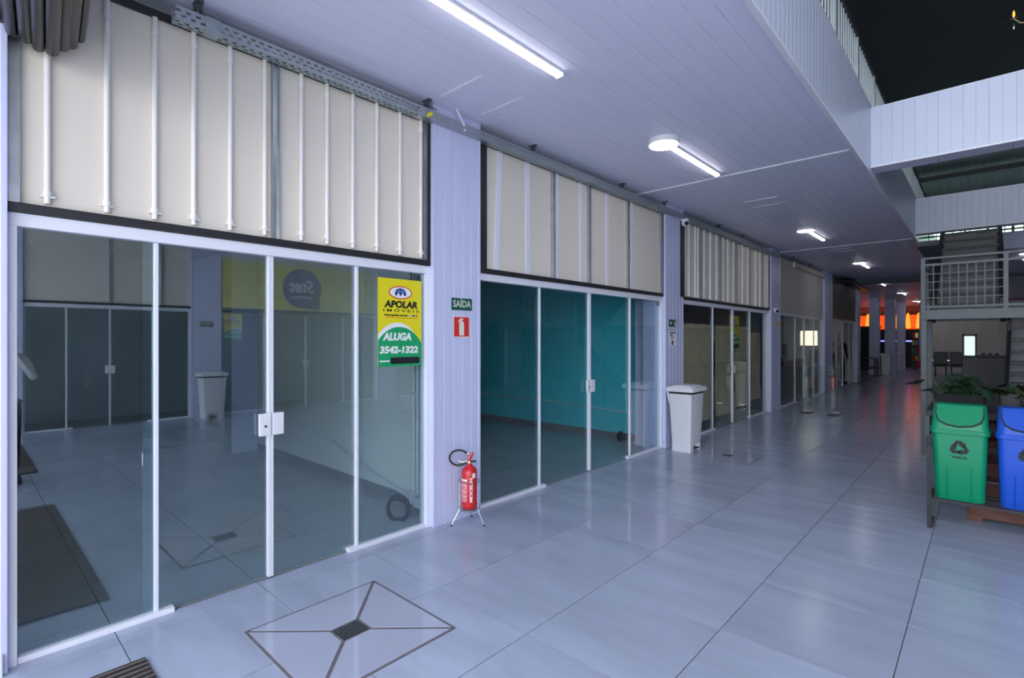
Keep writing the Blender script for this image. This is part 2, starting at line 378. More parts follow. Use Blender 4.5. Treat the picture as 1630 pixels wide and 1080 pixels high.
BAY = [(.167,2.678),(3.217,6.873),(7.457,11.798),(12.462,16.768),(17.772,21.848)]
MUL = [(.767,1.396,2.02),(4.144,5.072,6.003),(8.79,9.741,10.67),(13.956,14.847,15.836),(18.75,19.75,20.85)]
ZG = 2.10; ZH = 2.165
doorn = 0
names = ['first storefront, bluish glass', 'second storefront with the teal room', 'third storefront lined with brown paper', 'fourth storefront, clear glass', 'farthest storefront with an open door']
def lock(y, z, par_l, par_r):
    for sgn, par in ((-1, par_l), (1, par_r)):
        y0, y1 = (y-.078, y-.004) if sgn < 0 else (y+.004, y+.078)
        hd = B(.006,.03,y0,y1,z-.072,z+.072).build('lock_case', 'whitepl', par, bevel=.006)
        if sgn < 0: MB().tube([(.03,(y0+y1)/2,z-.01),(.036,(y0+y1)/2,z-.01)], .008, 10).build('keyhole', 'steeld', hd)
for bi, ((a, b), mu) in enumerate(zip(BAY, MUL)):
    g = ['glass','glassd','glassc','glassc','glassc'][bi]
    wn = struct('window_%d' % (bi+1), 'glazed frame of the ' + names[bi])
    hw = .011 if bi < 2 else .007
    B(-.03,.035,a,b,ZG,ZH).build('header', 'white', wn, bevel=.004)
    B(-.03,.04,a,a+.035,0,ZG).build('side_post', 'white', wn, bevel=.003)
    B(-.03,.04,b-.035,b,0,ZG).build('side_post', 'white', wn, bevel=.003)
    for p0, p1, e0, e1 in ((a+.035,mu[0]-hw,a+.035,mu[0]+.085),(mu[2]+hw,b-.035,mu[2]-.075,b-.035)):
        if bi == 4 and p0 > 19: continue
        B(-.005,.005,p0,p1,.02,ZG).build('pane', g, wn)
        B(-.02,.03,e0,e1,0,.03).build('floor_channel', 'white', wn, bevel=.003)
    for y in (mu[0], mu[2]): B(-.012,.014,y-hw,y+hw,.03,ZG).build('mullion', 'white', wn, bevel=.003)
    ds = []
    for q in range(2):
        doorn += 1
        if bi == 4 and q == 1: ds.append(None); continue
        d = struct('door_%d' % doorn, ('left' if q == 0 else 'right') + ' glass door leaf of the ' + names[bi]); ds.append(d)
        p0, p1 = (mu[0]+hw, mu[1]-.003) if q == 0 else (mu[1]+.003, mu[2]-hw)
        B(-.020,-.010,(p0-.07 if q == 0 else p0),(p1 if q == 0 else p1+.07),.012,ZG-.004).build('pane', g, d)
        yy = mu[1]-.009 if q == 0 else mu[1]+.009
        B(-.022,.012,yy-.008,yy+.008,.012,ZG).build('edge_profile', 'white', d, bevel=.002)
    if bi < 4: lock(mu[1], 1.007, ds[0], ds[1])

# ------------------------------------------------------------ transom panels above the glass
def conduit(par, y, z0=2.225, z1=3.35, r=.0135, m='pipe', tilt=0):
    c = MB().tube([(.036,y+tilt,z0),(.036,y,z1)], r, 10).build('conduit', m, par, smooth=True)
    MB().tube([(.036,y+tilt,z0+.035),(.036,y+tilt,z0+.062)], r*1.45, 10).build('coupling', m, c, smooth=True)
    B(.02,.045,y+tilt-.028,y+tilt+.028,z0+.03,z0+.04).build('clip', m, c)
    MB().tube([(.036,y,z1-.10),(.036,y,z1-.06)], r*1.3, 10).build('coupling', m, c, smooth=True)
def stud(par, y, wd=.045, m='galv', z0=2.215, z1=3.40, th=.03):
    MB().prism([(.02,y-wd/2),(.02+th,y-wd/2),(.02+th,y-wd/2+.004),(.027,y-wd/2+.006),(.027,y+wd/2-.006),(.02+th,y+wd/2-.004),(.02+th,y+wd/2),(.02,y+wd/2)], 2, z0, z1).build('stud', m, par)
def strip(par, y, wd, tilt=0, m='white'):
    MB().prism([(y-wd/2+tilt,2.215),(y+wd/2+tilt,2.215),(y+wd/2,3.40),(y-wd/2,3.40)], 0, .021, .03).build('cover_strip', m, par)
def transom(bi, label, m='cream', side=True):
    a, b = BAY[bi]; t = thing('transom_panel', label, 'panel', (0,0,0))
    return t, a, b
def edges(t, a, b, l=True, r=True, lw=.115):
    B(.0,.052,a-.0,b+.0,ZH+.001,2.212).build('edge_strip', 'black', t, bevel=.004)
    B(.0,.034,a,b,3.352,3.40).build('edge_strip', 'black', t)
    if l: B(.0,.05,a,a+lw,2.212,3.40).build('edge_strip', 'black', t, bevel=.003)
    if r: B(.0,.05,b-.022,b,2.212,3.40).build('edge_strip', 'black', t, bevel=.003)
B1 = [.309,.543,.755,.946,1.143,1.348,1.587,1.772,1.971,2.172,2.382,2.585]
t, a, b = transom(0, 'cream panel with twelve white conduits above the first bluish storefront')
for y0, y1 in ((a, 1.39), (1.394, b)): B(-.02,.02,y0,y1,2.2,3.41).build('sheet', 'cream', t)
edges(t, a, b, False, True)
for y in B1: conduit(t, y, 2.225, 3.35)
stud(t, 1.418, .046); stud(t, a+.022, .044); stud(t, b-.05, .03)
t, a, b = transom(1, 'cream panel with flat white strips and steel studs above the teal storefront')
for y0, y1 in ((a, 4.33), (4.334, 5.01), (5.014, 5.88), (5.884, b)): B(-.02,.02,y0,y1,2.2,3.41).build('sheet', 'cream', t)
edges(t, a, b)
for y, tl in ((3.53,-.05),(3.93,.005),(4.41,0),(4.862,.01),(5.421,.01),(6.02,.01)): strip(t, y, .06, tl)
for y in (4.335, 5.014, 5.90, 6.82): stud(t, y, .05, 'galv')
t, a, b = transom(2, 'cream panel with many close conduits above the brown paper storefront')
for y0, y1 in ((a, 9.05), (9.054, 10.575), (10.58, b)): B(-.02,.02,y0,y1,2.2,3.41).build('sheet', 'cream', t)
edges(t, a, b)
B(.085,.095,7.345,7.47,2.19,3.34).build('edge_strip', 'black', t)
for y in (7.76,7.99,8.092,8.343,8.605,8.879,9.166,9.406,9.688,10.152,10.468,10.914,11.188,11.55,11.7): conduit(t, y, 2.225, 3.35, .016)
for y in (8.216,9.05,9.83,10.577,11.349): stud(t, y, .06, 'galv')
t, a, b = transom(3, 'plain beige panel above the fourth clear storefront')
B(-.02,.03,a,b,2.17,3.41).build('sheet', 'beige', t); B(.03,.09,a+1.2,b,3.28,3.42).build('roller_cover', 'beige', t, bevel=.02)
t, a, b = transom(4, 'crinkled dark glossy sheet above the farthest storefront')
B(-.02,.03,a,b,2.17,3.41).build('sheet', 'crinkle', t)
for q in range(16):
    y = a+.12+q*(b-a-.2)/16; MB().tube([(.03,y,2.2),(.034,y+.02,2.8),(.03,y,3.38)], [.016,.024,.014], 6).build('fold', 'crinkle', t, smooth=True)
B(.0,.06,a,a+.1,2.2,3.41).build('edge_strip', 'black', t); B(.03,.35,a+1.0,b+.6,3.33,3.4).build('awning_rail', 'shutter', t)
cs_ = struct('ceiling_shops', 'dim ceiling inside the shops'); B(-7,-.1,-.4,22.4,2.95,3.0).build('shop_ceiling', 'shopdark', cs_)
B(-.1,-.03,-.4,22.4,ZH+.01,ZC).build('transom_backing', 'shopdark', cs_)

# perforated cable tray hung along the top
tr = thing('cable_tray', 'perforated zinc cable tray hung under the ceiling along the storefronts', 'tray', (0,0,0))
def perforated(y0, y1):
    mb = MB(); zs = 3.345; pitch = .05; n = int((y1-y0)/pitch)
    def sheet(fn):
        for u0, u1 in ((0,.22),(.40,.58),(.76,1.0)):
            p = [fn(u0,y0),fn(u1,y0),fn(u1,y1),fn(u0,y1)]; mb.add(p, [(0,1,2,3)])
        for u0, u1, off in ((.22,.40,0),(.58,.76,.5)):
            for i in range(n+1):
                ya = y0+(i+off)*pitch; yb = min(ya+pitch*.5, y1)
                if ya >= y1: continue
                mb.add([fn(u0,ya),fn(u1,ya),fn(u1,yb),fn(u0,yb)], [(0,1,2,3)])
    for d in (0, .0015):
        sheet(lambda u, y: (.13-d, y, zs+u*.075+d)); sheet(lambda u, y: (.052+u*.078, y, zs+d)); sheet(lambda u, y: (.052+d, y, zs+u*.075+d))
    mb.build('tray_length', 'galvd', tr)
perforated(.83, 2.5); perforated(3.15, 6.9)
B(.052,.132,2.5,3.15,3.343,3.42).build('tray_joint', 'galv', tr)
perforated(6.9, 12.3)
B(.05,.135,.98,1.06,3.342,3.424).build('tray_joint', 'galvd', tr)
MB().tube([(.133,2.98,3.36),(.14,2.98,3.36)], .012, 8).build('bolt', 'whitepl', tr)
for i, y in enumerate((.95,2.6,3.93,5.65,6.8,8.78,9.95,12.2,13.4,15.0)):
    h = thing('tray_hanger', ['steel tray hanger at the left end of the cable tray','steel tray hanger by the yellow tag','steel tray hanger above the left of the teal storefront','steel tray hanger above the right of the teal storefront','steel tray hanger at the second pillar','steel tray hanger just past the dome camera','steel tray hanger over the middle of the close conduits','steel tray hanger at the second white ceiling joint','steel hanger at the start of the plain beige panel','steel hanger over the plain beige panel'][i], 'bracket', (.1, y, ZC))
    MB().prism([(-.045,0),(.045,0),(.03,-.012),(.012,-.012),(.012,-.05),(-.012,-.05),(-.012,-.012),(-.03,-.012)], 1, -.02, .02).build('ceiling_clip', 'steel', h)
    MB().tube([(0,-.0,-.05),(0,0,-.077)], .005, 6).build('rod', 'galv', h)
    if i == 1:
        MB().tube([(.012,.02,-.05),(.03,.05,-.06),(.045,.07,-.075)], .004, 6).build('wire', 'hose', h)
        MB().prism([(-.03,-.16),(.02,-.13),(.03,-.105),(.005,-.10),(-.03,-.13)], 0, .036, .042).build('yellow_tag', 'yellow', h)
tu = MB().tube([(.16,2.86,3.5),(.13,2.98,3.40)], .009, 8).build('conduit_elbow', 'white', None, smooth=True); tag(tu, 'short white pipe between the ceiling and cable tray by the pillar', 'pipe')

# rolled dark shutter across the entrance
sh = thing('rolled_shutter', 'dark brown rolled up steel shutter hanging at the top left corner', 'shutter', (.1,.285,3.085), -.09)
n = 17
for i in range(n):
    a0 = 2*PI*i/n; rr = .136 + (.012 if i % 3 == 1 else 0)
    p = []
    for q in range(7):
        aa = a0 + 2*PI/n*(q/6)*.97; r2 = rr + .014*math.sin(PI*q/6)**.6; p.append((r2*math.cos(aa), r2*math.sin(aa)))
    p += [(.10*math.cos(a0+2*PI/n*.97), .10*math.sin(a0+2*PI/n*.97)), (.10*math.cos(a0), .10*math.sin(a0))]
    MB().prism(p, 0, .0 + .012*((i*7) % 3), 2.3).build('slat', 'shutter', sh, smooth=True)
MB().tube([(-.02,0,0),(2.32,0,0)], .098, 16).build('drum', 'shutter', sh, smooth=True)
B(.03,2.3,-.26,-.15,-.06,.38).build('housing', 'shutter', sh); B(-.01,.03,-.2,.0,-.06,.38).build('end_bracket', 'steeld', sh)

# ------------------------------------------------------------ shop rooms behind the glass
PART = [-.1,2.945,7.1,12.13,17.27,22.3]
for i in range(5):
    f2 = struct('floor_shop', 'grey tiled floor inside the ' + names[i])
    B(-7,-.02,PART[i],PART[i+1],-.06,-.004).build('grout_bed', 'grout', f2)
    me = B(.0025,S-.0025,.0025,S-.0025,-.012,0).mesh('tile', 'tile_in') if i == 0 else me
    ky0 = math.floor((PART[i]-Y0)/S); ky1 = math.floor((PART[i+1]-Y0)/S)
    for k in range(ky0, ky1+1):
        for q in range(7):
            y0 = Y0+k*S; y1 = y0+S
            if y0 >= PART[i]-.01 and y1 <= PART[i+1]+.01: link('tile', me, f2, (X0-.2-(q+1)*S, y0, 0))
            else:
                ya, yb = max(y0, PART[i]), min(y1, PART[i+1])
                if yb-ya > .05: B(X0-.2-(q+1)*S+.0025,X0-.2-q*S-.0025,ya+.0025,yb-.0025,-.012,0).build('tile', 'tile_in', f2)
ws = struct('wall_shops', 'partition and rear walls inside the shops')
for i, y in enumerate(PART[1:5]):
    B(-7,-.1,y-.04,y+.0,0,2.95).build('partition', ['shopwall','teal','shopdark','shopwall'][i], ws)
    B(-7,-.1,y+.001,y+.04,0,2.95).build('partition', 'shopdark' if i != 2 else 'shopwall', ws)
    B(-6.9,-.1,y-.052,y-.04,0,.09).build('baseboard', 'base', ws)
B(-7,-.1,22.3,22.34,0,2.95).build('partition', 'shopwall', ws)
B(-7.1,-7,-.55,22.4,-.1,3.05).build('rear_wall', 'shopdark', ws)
B(-4.5,-4.1,2.55,2.9,0,2.95).build('inner_column', 'pvc', ws)
B(-.14,-.04,6.62,6.885,0,2.15).build('inner_column', 'pvc', ws)
B(-.35,-.1,6.78,7.058,0,2.95).build('inner_column', 'pvc', ws)
# shop 1 : conduit pair, socket box, coiled cable
cp = thing('conduit_pair', 'pair of white conduits with a socket box inside the first shop corner', 'conduit', (-.43,2.855,0))
for dy in (0, .045): MB().tube([(0,0,.15),(0,0,2.9)] if dy == 0 else [(.06,0,.15),(.06,0,2.9)], .016, 10).build('pipe', 'whitepl', cp, smooth=True)
B(-.05,.04,-.06,.03,.06,.17).build('junction_box', 'whitepl', cp, bevel=.008); B(.06,.16,-.05,.03,.04,.13).build('socket_box', 'whitepl', cp, bevel=.008)
B(-.03,.09,-.02,.03,1.05,1.07).build('clip', 'whitepl', cp)
cc = MB()
for k in range(5):
    r = .095+.01*math.sin(k*2.1); pts = []
    for i in range(25):
        aa = 2*PI*i/24; pts.append((r*math.cos(aa)*.9, .012*k-.03+.005*math.sin(3*aa), r*1.15*math.sin(aa)))
    cc.tube(pts, .009, 6)
tag(cc.build('coiled_cable', 'hose', None, smooth=True, loc=(-.27,2.58,.107), rot=(.25,0,.7)), 'coil of black cable hanging low beside the socket box inside the first shop', 'cable')
tag(MB().tube([(-.46,2.84,.10),(-.8,2.83,.16),(-1.3,2.83,.27),(-1.9,2.84,.42),(-2.4,2.85,.5),(-4.0,2.86,.5)], .011, 8).build('wall_cable', 'whitepl', None, smooth=True), 'thin white cable sagging along the wall of the first shop', 'cable')
# shop 2 : wall cable and black box
tag(MB().tube([(-.5,7.04,.42),(-2.2,7.04,.48),(-4.5,7.04,.50)], .009, 8).build('wall_cable', 'whitepl', None, smooth=True), 'thin cable running along the teal wall', 'cable')
bb = thing('cable_spool', 'small black cable spool on the floor by the teal wall', 'spool', (-.55,6.85,0))
MB().tube([(-.10,0,.08),(-.085,0,.08)], .08, 14).build('flange', 'hose', bb); MB().tube([(.085,0,.08),(.1,0,.08)], .08, 14).build('flange', 'hose', bb); MB().tube([(-.09,0,.08),(.09,0,.08)], .055, 14).build('winding', 'hose', bb)
# shop 3 : kraft paper sheets behind the glass
def paper(y0, y1, z0, z1, lab, X=-.06):
    mb = MB(); n = 10; ks = 14; rs = []
    for s_ in (0, 1):
        for j in range(ks+1):
            z = z0+(z1-z0)*j/ks
            for i in range(n+1):
                y = y0+(y1-y0)*i/n
                mb.v.append((X + .006*math.sin(i*1.3+j*.7)+.004*math.sin(j*1.9+i) - .002*s_, y + (.02*math.sin(j*.8+y0*3) if i in (0, n) else 0), z + .008*math.sin(i*2.1)))
    W = n+1; T = W*(ks+1)
    for j in range(ks):
        for i in range(n):
            q = (j*W+i, j*W+i+1, (j+1)*W+i+1, (j+1)*W+i); mb.f.append(q); mb.f.append(tuple(T+k for k in reversed(q)))
    return tag(mb.build('kraft_paper', 'kraft', None, smooth=True), lab, 'paper', 'brown paper sheets covering the third storefront')
paper(7.5, 9.0, .18, 1.81, 'wide brown paper sheet behind the leftmost pane of the third storefront')
paper(9.06, 10.0, .19, 1.80, 'brown paper sheet behind the left door of the third storefront')
paper(10.04, 10.85, .25, 1.80, 'brown paper sheet behind the right door of the third storefront')
paper(10.9, 11.65, .30, 1.70, 'brown paper sheet behind the right pane of the third storefront', -.10)
# shop 4 : counter, monitors, glowing panel in place of a glass reflection, shop 5 details
lp = thing('reflection_panel', 'pinkish glowing panel standing in for a bright window mirrored in the fourth storefront', 'window', (-.63,17.16,1.37)); B(0,.46,0,.02,0,.43).build('reflection_glow', 'reflglow', lp); B(-.02,.48,.02,.03,-.02,.45).build('frame', 'white', lp)
ct = thing('shop_counter', 'dark counter inside the fourth shop', 'counter', (-.75,15.5,0))
B(-.35,.35,-1.4,1.2,0,.95).build('counter_body', 'farblack', ct); B(-.4,.4,-1.45,1.25,.95,.99).build('counter_top', 'steeld', ct)
for k, y in enumerate((14.3, 15.2, 15.9)):
    mo = thing('monitor', ['monitor at the near end of the dark counter','monitor in the middle of the dark counter','monitor at the far end of the dark counter'][k], 'monitor', (-.7, y-.1, .99), .4, 'monitors on the dark counter')
    B(-.02,.02,-.26,.26,.1,.44).build('screen_case', 'farblack', mo, bevel=.01); B(-.1,.1,-.12,.12,0,.012).build('stand_foot', 'farblack', mo); B(-.02,.02,-.03,.03,.012,.12).build('stand_neck', 'farblack', mo)

# ------------------------------------------------------------ signs
def disc_pts(rx, ry, n=32, a0=0, a1=2*PI): return [(rx*math.cos(a0+(a1-a0)*i/n), ry*math.sin(a0+(a1-a0)*i/n)) for i in range(n+(0 if abs(a1-a0-2*PI) < 1e-6 else 1))]
def flat(par, name, pts, z, m, th=.0008):
    return MB().prism(pts, 2, z, z+th).build(name, m, par)
def txt(par, name, s, size, m, x, y, z, width=None, bold=0, shear=0):
    return link(name, text_mesh(s, size, m, width, bold, shear, .0004), par, (x, y, z))
def apolar(loc, rot, w, h, label, small=False):
    t = thing('rental_sign', label, 'sign', loc); t.rotation_euler = rot
    B(-w/2,w/2,-h/2,h/2,0,.003).build('board', 'yellow', t)
    # clipped arcs: white then green
    def arc(top, cx, rx, ry, m, z):
        pts = []
        for i in range(25):
            x = -w/2 + w*i/24; u = (x-cx)/rx; y = -h/2 + 0.005 if abs(u) >= 1 else -h*.5 + ry*math.sqrt(1-u*u)
            pts.append((x, min(y, top)))
        pts = [(-w/2,-h/2)] + pts + [(w/2,-h/2)]
        flat(t, 'colour_field', pts, z, m)
    arc(1, -.07*w, .62*w, .50*h, 'paper', .0031); arc(1, -.02*w, .64*w, .45*h, 'green', .004)
    lg = flat(t, 'logo_rim', [(x, y+.345*h) for x, y in disc_pts(.27*w, .075*h)], .0031, 'redp')
    flat(t, 'logo_field', [(x, y+.345*h) for x, y in disc_pts(.245*w, .063*h)], .004, 'paper')
    # domed emblem on two feet
    dome = [(.13*w*math.cos(a)+.0, .335*h+.06*h*math.sin(a)) for a in [PI*i/14 for i in range(15)]]
    flat(t, 'emblem', dome, .0049, 'navy')
    for sx in (-.10, 0, .10): flat(t, 'emblem_foot', [(sx*w+x, .328*h+y) for x, y in disc_pts(.03*w, .02*h, 10)], .0049, 'navy')
    for sx in (-.045, .045): flat(t, 'emblem_line', [(sx*w-.004*w,.335*h),(sx*w+.004*w,.335*h),(sx*w*.8+.004*w,.385*h),(sx*w*.8-.004*w,.385*h)], .0058, 'sky')
    flat(t, 'emblem_line', [(-.12*w,.352*h),(.12*w,.352*h),(.12*w,.357*h),(-.12*w,.357*h)], .0058, 'sky')
    txt(t, 'sign_text', 'APOLAR', .105*h, 'ink', .02*w, .205*h, .004, .78*w, .0035, .12)
    txt(t, 'sign_text', 'I M Ó V E I S', .045*h, 'ink', .02*w, .135*h, .004, .82*w, .0005)
    if not small:
        txt(t, 'sign_text', 'www.apolar.com.br', .032*h, 'ink', -.1*w, .085*h, .004, .55*w, .001)
        for k, m in enumerate(('sky','navy','redp')): flat(t, 'icon', [(x+.24*w+k*.07*w, y+.083*h) for x, y in ((-.025*w,-.01*h),(.025*w,-.01*h),(.025*w,.01*h),(-.025*w,.01*h))], .0031, m)
        flat(t, 'print_line', [(-.33*w,.055*h),(.4*w,.050*h),(.4*w,.056*h),(-.33*w,.061*h)], .0031, 'redp')
    txt(t, 'sign_text', 'ALUGA', .115*h, 'paper', -.07*w, -.165*h, .005, .66*w, .004, .15)
    txt(t, 'sign_text', '3542-1322', .105*h, 'paper', -.03*w, -.315*h, .005, .88*w, .0035, .12)
    flat(t, 'print_line', [(-.47*w,-.445*h),(-.25*w,-.445*h),(-.25*w,-.43*h),(-.47*w,-.43*h)], .005, 'paper')
    flat(t, 'cover_tape', [(x+.11*w, y-.435*h) for x, y in rrect(.68*w, .075*h, .012)], .005, 'ink', .002)
    return t
apolar((.008, 2.404, 1.69), ROTX, .41, .692, 'yellow and green rental sign on the first glass storefront')
apolar((-.03, 9.93, 1.69), ROTX, .46, .61, 'small yellow and green rental sign behind the third storefront glass', True)
def number_text(s, y, z, lab, h=.075):
    o = link('unit_number', text_mesh(s, h, 'ink', .115, .001), None, (.007, y, z), ROTX); tag(o, lab, 'number')
number_text('21A', 2.55, 2.062, 'black unit number 21A above the rental sign')
number_text('21B', 6.80, 2.06, 'black unit number 21B at the top right of the teal storefront')
def plate(name, loc, rot, w, h, m, label, border='glow'):
    t = thing(name, label, 'sign', loc); t.rotation_euler = rot
    B(-w/2,w/2,-h/2,h/2,0,.003).build('plate', border, t); flat(t, 'field', [(x*(w-.012), y*(h-.012)) for x, y in ((-.5,-.5),(.5,-.5),(.5,.5),(-.5,.5))], .0031, m)
    return t
t = plate('exit_sign', (.082,2.992,1.862), ROTX, .236, .104, 'dkgreen', 'dark green exit sign on the first pillar', 'dkgreen')
txt(t, 'sign_text', 'SAÍDA', .085, 'glow', 0, 0, .004, .205, .0012)
t = plate('extinguisher_sign', (.082,2.987,1.666), ROTX, .184, .18, 'redp', 'red extinguisher pictogram sign on the first pillar')
pic = [(-.028,-.075),(.028,-.075),(.028,.03),(.018,.045),(.008,.05),(.008,.06),(.022,.066),(.02,.074),(-.008,.074),(-.03,.062),(-.04,.04),(-.032,.036),(-.022,.052),(-.008,.056),(-.008,.05),(-.02,.042),(-.028,.03)]
flat(t, 'pictogram', pic, .004, 'glow')
t = plate('direction_sign', (.082,7.09,1.79), ROTX, .23, .104, 'dkgreen', 'small dark green arrow exit sign on the second pillar', 'dkgreen')
flat(t, 'arrow', [(-.095,0),(-.06,.034),(-.06,.012),(-.02,.012),(-.02,-.012),(-.06,-.012),(-.06,-.034)], .004, 'glow')
flat(t, 'running_figure', [(.045,-.04),(.06,-.01),(.05,.012),(.06,.028),(.072,.034),(.085,.028),(.082,.0),(.095,-.014),(.09,-.04)], .004, 'glow')
t = plate('waste_notice', (.082,7.085,1.563), ROTX, .235, .21, 'paper', 'grey waste disposal notice under the arrow sign', 'whitepl')
flat(t, 'title_bar', [(-.1,.08),(.1,.08),(.1,.095),(-.1,.095)], .004, 'ink')
for q, (x, y, r) in enumerate(((-.07,.05,.018),(-.02,.055,.02),(.03,.03,.014),(-.02,.01,.014),(.02,-.01,.01))): flat(t, 'pictogram', [(x+.8*px_, y+1.1*py_) for px_, py_ in disc_pts(r, r, 8)], .004, 'ink')
flat(t, 'pictogram', [(-.025,-.09),(.02,-.09),(.03,-.03),(-.035,-.03)], .004, 'steeld')
t = plate('notice_plate', (.082,12.3,1.89), ROTX, .20, .10, 'yellow', 'tiny yellowish notice on the third pillar', 'steel')

# ------------------------------------------------------------ fire extinguisher with its wire stand
def wrap_text(s, size, R, m, zc, ac, length):
    me = text_mesh(s, size, m, length, .0012, 0, 0)
    for v in me.vertices:
        x, y = v.co.x, v.co.y; a = ac - y/R; v.co = (R*math.cos(a), R*math.sin(a), zc+x)
    return me
def extinguisher(loc, label, rz=0, text=True, k=1.0):
    t = thing('fire_extinguisher', label, 'extinguisher', loc, rz)
    bd = MB().lathe([(.050,0),(.062,.006),(.066,.02),(.066,.30),(.060,.325),(.040,.348),(.022,.362),(.018,.375)], n=28).build('cylinder', 'red', t, smooth=True)
    MB().lathe([(.0675,.03),(.0675,.052)], n=28).build('lower_band', 'red', bd, smooth=True)
    if text:
        ac = -PI/4
        lb = MB(); n = 14
        for i in range(n+1):
            a = ac-1.25+1.0*i/n
            for z in (.065, .255): lb.v.append((.0672*math.cos(a), .0672*math.sin(a), z))
        for i in range(n): lb.f.append((2*i, 2*i+2, 2*i+3, 2*i+1))
        lb.build('label_print', 'lab', bd, smooth=True)
        for z0, z1, w_ in ((.24,.255,1.0),(.20,.205,.9),(.15,.153,.8),(.11,.113,.95)):
            q = MB()
            for i in range(n+1):
                a = ac-1.25+w_*i/n
                for z in (z0, z1): q.v.append((.0676*math.cos(a), .0676*math.sin(a), z))
            for i in range(n): q.f.append((2*i, 2*i+2, 2*i+3, 2*i+1))
            q.build('label_print', 'paper' , bd)
        link('brand_text', wrap_text('MOCELIN', .034, .0674, 'paper', .165, ac+.28, .20), bd)
        q = MB()
        for i in range(6):
            a = ac+.42+.5*i/5
            for z in (.265, .305): q.v.append((.0672*math.cos(a), .0672*math.sin(a), z))
        for i in range(5): q.f.append((2*i, 2*i+2, 2*i+3, 2*i+1))
        q.build('seal_sticker', 'glow', bd)
    MB().lathe([(.017,.37),(.02,.378),(.02,.392),(.014,.4)], n=14).build('valve', 'brass', t, smooth=True)
    d = Vector((.74,.68,0))   # to the right as seen from the entrance
    def P(a, z, b=0): return (d.x*a + d.y*b, d.y*a - d.x*b, z)
    MB().tube([P(-.008,.395), P(.012,.44), P(.03,.468)], [.016,.015,.010], 8).build('lever', 'red', t, smooth=True)
    MB().tube([P(-.01,.39), P(.05,.395), P(.055,.385)], [.010,.009,.008], 8).build('grip', 'steeld', t, smooth=True)
    MB().tube([P(-.005,.455), P(-.02,.452)], .013, 8).build('hose_ferrule', 'chrome', t, smooth=True)
    pts = []
    for i in range(22):
        a = .35 + (2*PI-1.0)*i/21
        pts.append(P(-.088+.078*math.cos(a), .425+.063*math.sin(a), .02*i/21))
    MB().tube(pts, .0085, 8).build('hose', 'hose', t, smooth=True)
    MB().tube([pts[-1], P(-.05,.372,.02), P(-.085,.365,.02)], .011, 8).build('nozzle', 'steeld', t, smooth=True)
    MB().tube([P(-.02,.395), P(-.06,.385,.01), P(-.095,.40,.01)], .003, 6).build('safety_pin', 'chrome', t, smooth=True)
    return t
EX = (.225, 2.95)
extinguisher((*EX, .132), 'red fire extinguisher in a wire tripod stand at the first pillar')
st = thing('extinguisher_stand', 'thin chrome wire tripod stand holding the near fire extinguisher', 'stand', (*EX, 0))
def ring(r, z, n=28): return [(r*math.cos(2*PI*i/n), r*math.sin(2*PI*i/n), z) for i in range(n+1)]
for r, z in ((.09,.145),(.085,.124),(.088,.362)): MB().tube(ring(r, z), .0024, 6, False).build('ring', 'steel', st, smooth=True)
MB().lathe([(.0,.122),(.07,.122),(.07,.128),(.0,.128)], n=24).build('tray', 'galv', st)
for k, (fx, fy) in enumerate(((.183-EX[0]-.02,2.804-EX[1]),(.367-EX[0],2.985-EX[1]),(.125-EX[0],3.07-EX[1]))):
    v = Vector((fx, fy, 0)).normalized()
    lg = MB().tube([(v.x*.087,v.y*.087,.362),(v.x*.087,v.y*.087,.13),(fx,fy,.008)], .0026, 6).build('leg', 'chrome', st, smooth=True)
    MB().lathe([(.007,0),(.008,.006),(.006,.014)], (fx,fy,0), 8).build('foot_cap', 'hose', lg)
extinguisher((.24,16.95,.132), 'distant red fire extinguisher by the fourth pillar', text=False)
s2 = copy_tree(st); s2.location = (.24,16.95,0); s2['label'] = 'thin wire stand under the distant fire extinguisher'

# ------------------------------------------------------------ white pedal bin
def pedal_bin(loc, rz, label):
    t = thing('pedal_bin', label, 'bin', loc, rz)
    def lv(w, d, z, r=.03): return [(x, y, z) for x, y in rrect(w, d, r)]
    MB().rings([lv(.27,.36,.10), lv(.28,.37,.15), lv(.33,.44,.78), lv(.34,.45,.80)]).build('body', 'whitepl', t, smooth=True)
    bs = MB()
    bs.prism([(p[0], p[1]) for p in rrect(.275,.13,.025,3,0,-.12)], 2, 0, .105); bs.prism([(p[0], p[1]) for p in rrect(.275,.09,.025,3,0,.138)], 2, 0, .105); bs.box(-.1375,.06,-.1,.12,.0,.10)
    bs.build('base', 'whitepl', t)
    B(.065,.15,-.045,.085,.035,.05).build('pedal', 'hose', t, bevel=.004)
    MB().rings([lv(.36,.47,.828), lv(.40,.50,.832), lv(.405,.505,.87), lv(.38,.48,.892), lv(.36,.46,.896)]).build('lid', 'whitepl', t, smooth=True)
    MB().rings([lv(.29,.38,.894), lv(.285,.375,.91), lv(.26,.35,.914)]).build('lid_panel', 'whitepl', t, smooth=True)
    MB().rings([lv(.335,.445,.795), lv(.335,.445,.832)]).build('liner_bag', 'hose', t)
    MB().prism([(-.20,.82),(-.15,.82),(-.15,.66),(-.165,.66)], 1, -.2, -.14).build('hinge_rib', 'whitepl', t); MB().prism([(-.20,.82),(-.15,.82),(-.15,.66),(-.165,.66)], 1, .14, .2).build('hinge_rib', 'whitepl', t)
    return t
pedal_bin((.335,6.99,0), 0, 'white plastic pedal bin with a lid by the second pillar')
pedal_bin((7.78,3.45,0), PI, 'white plastic pedal bin of the opposite side, seen mirrored in the first glass')
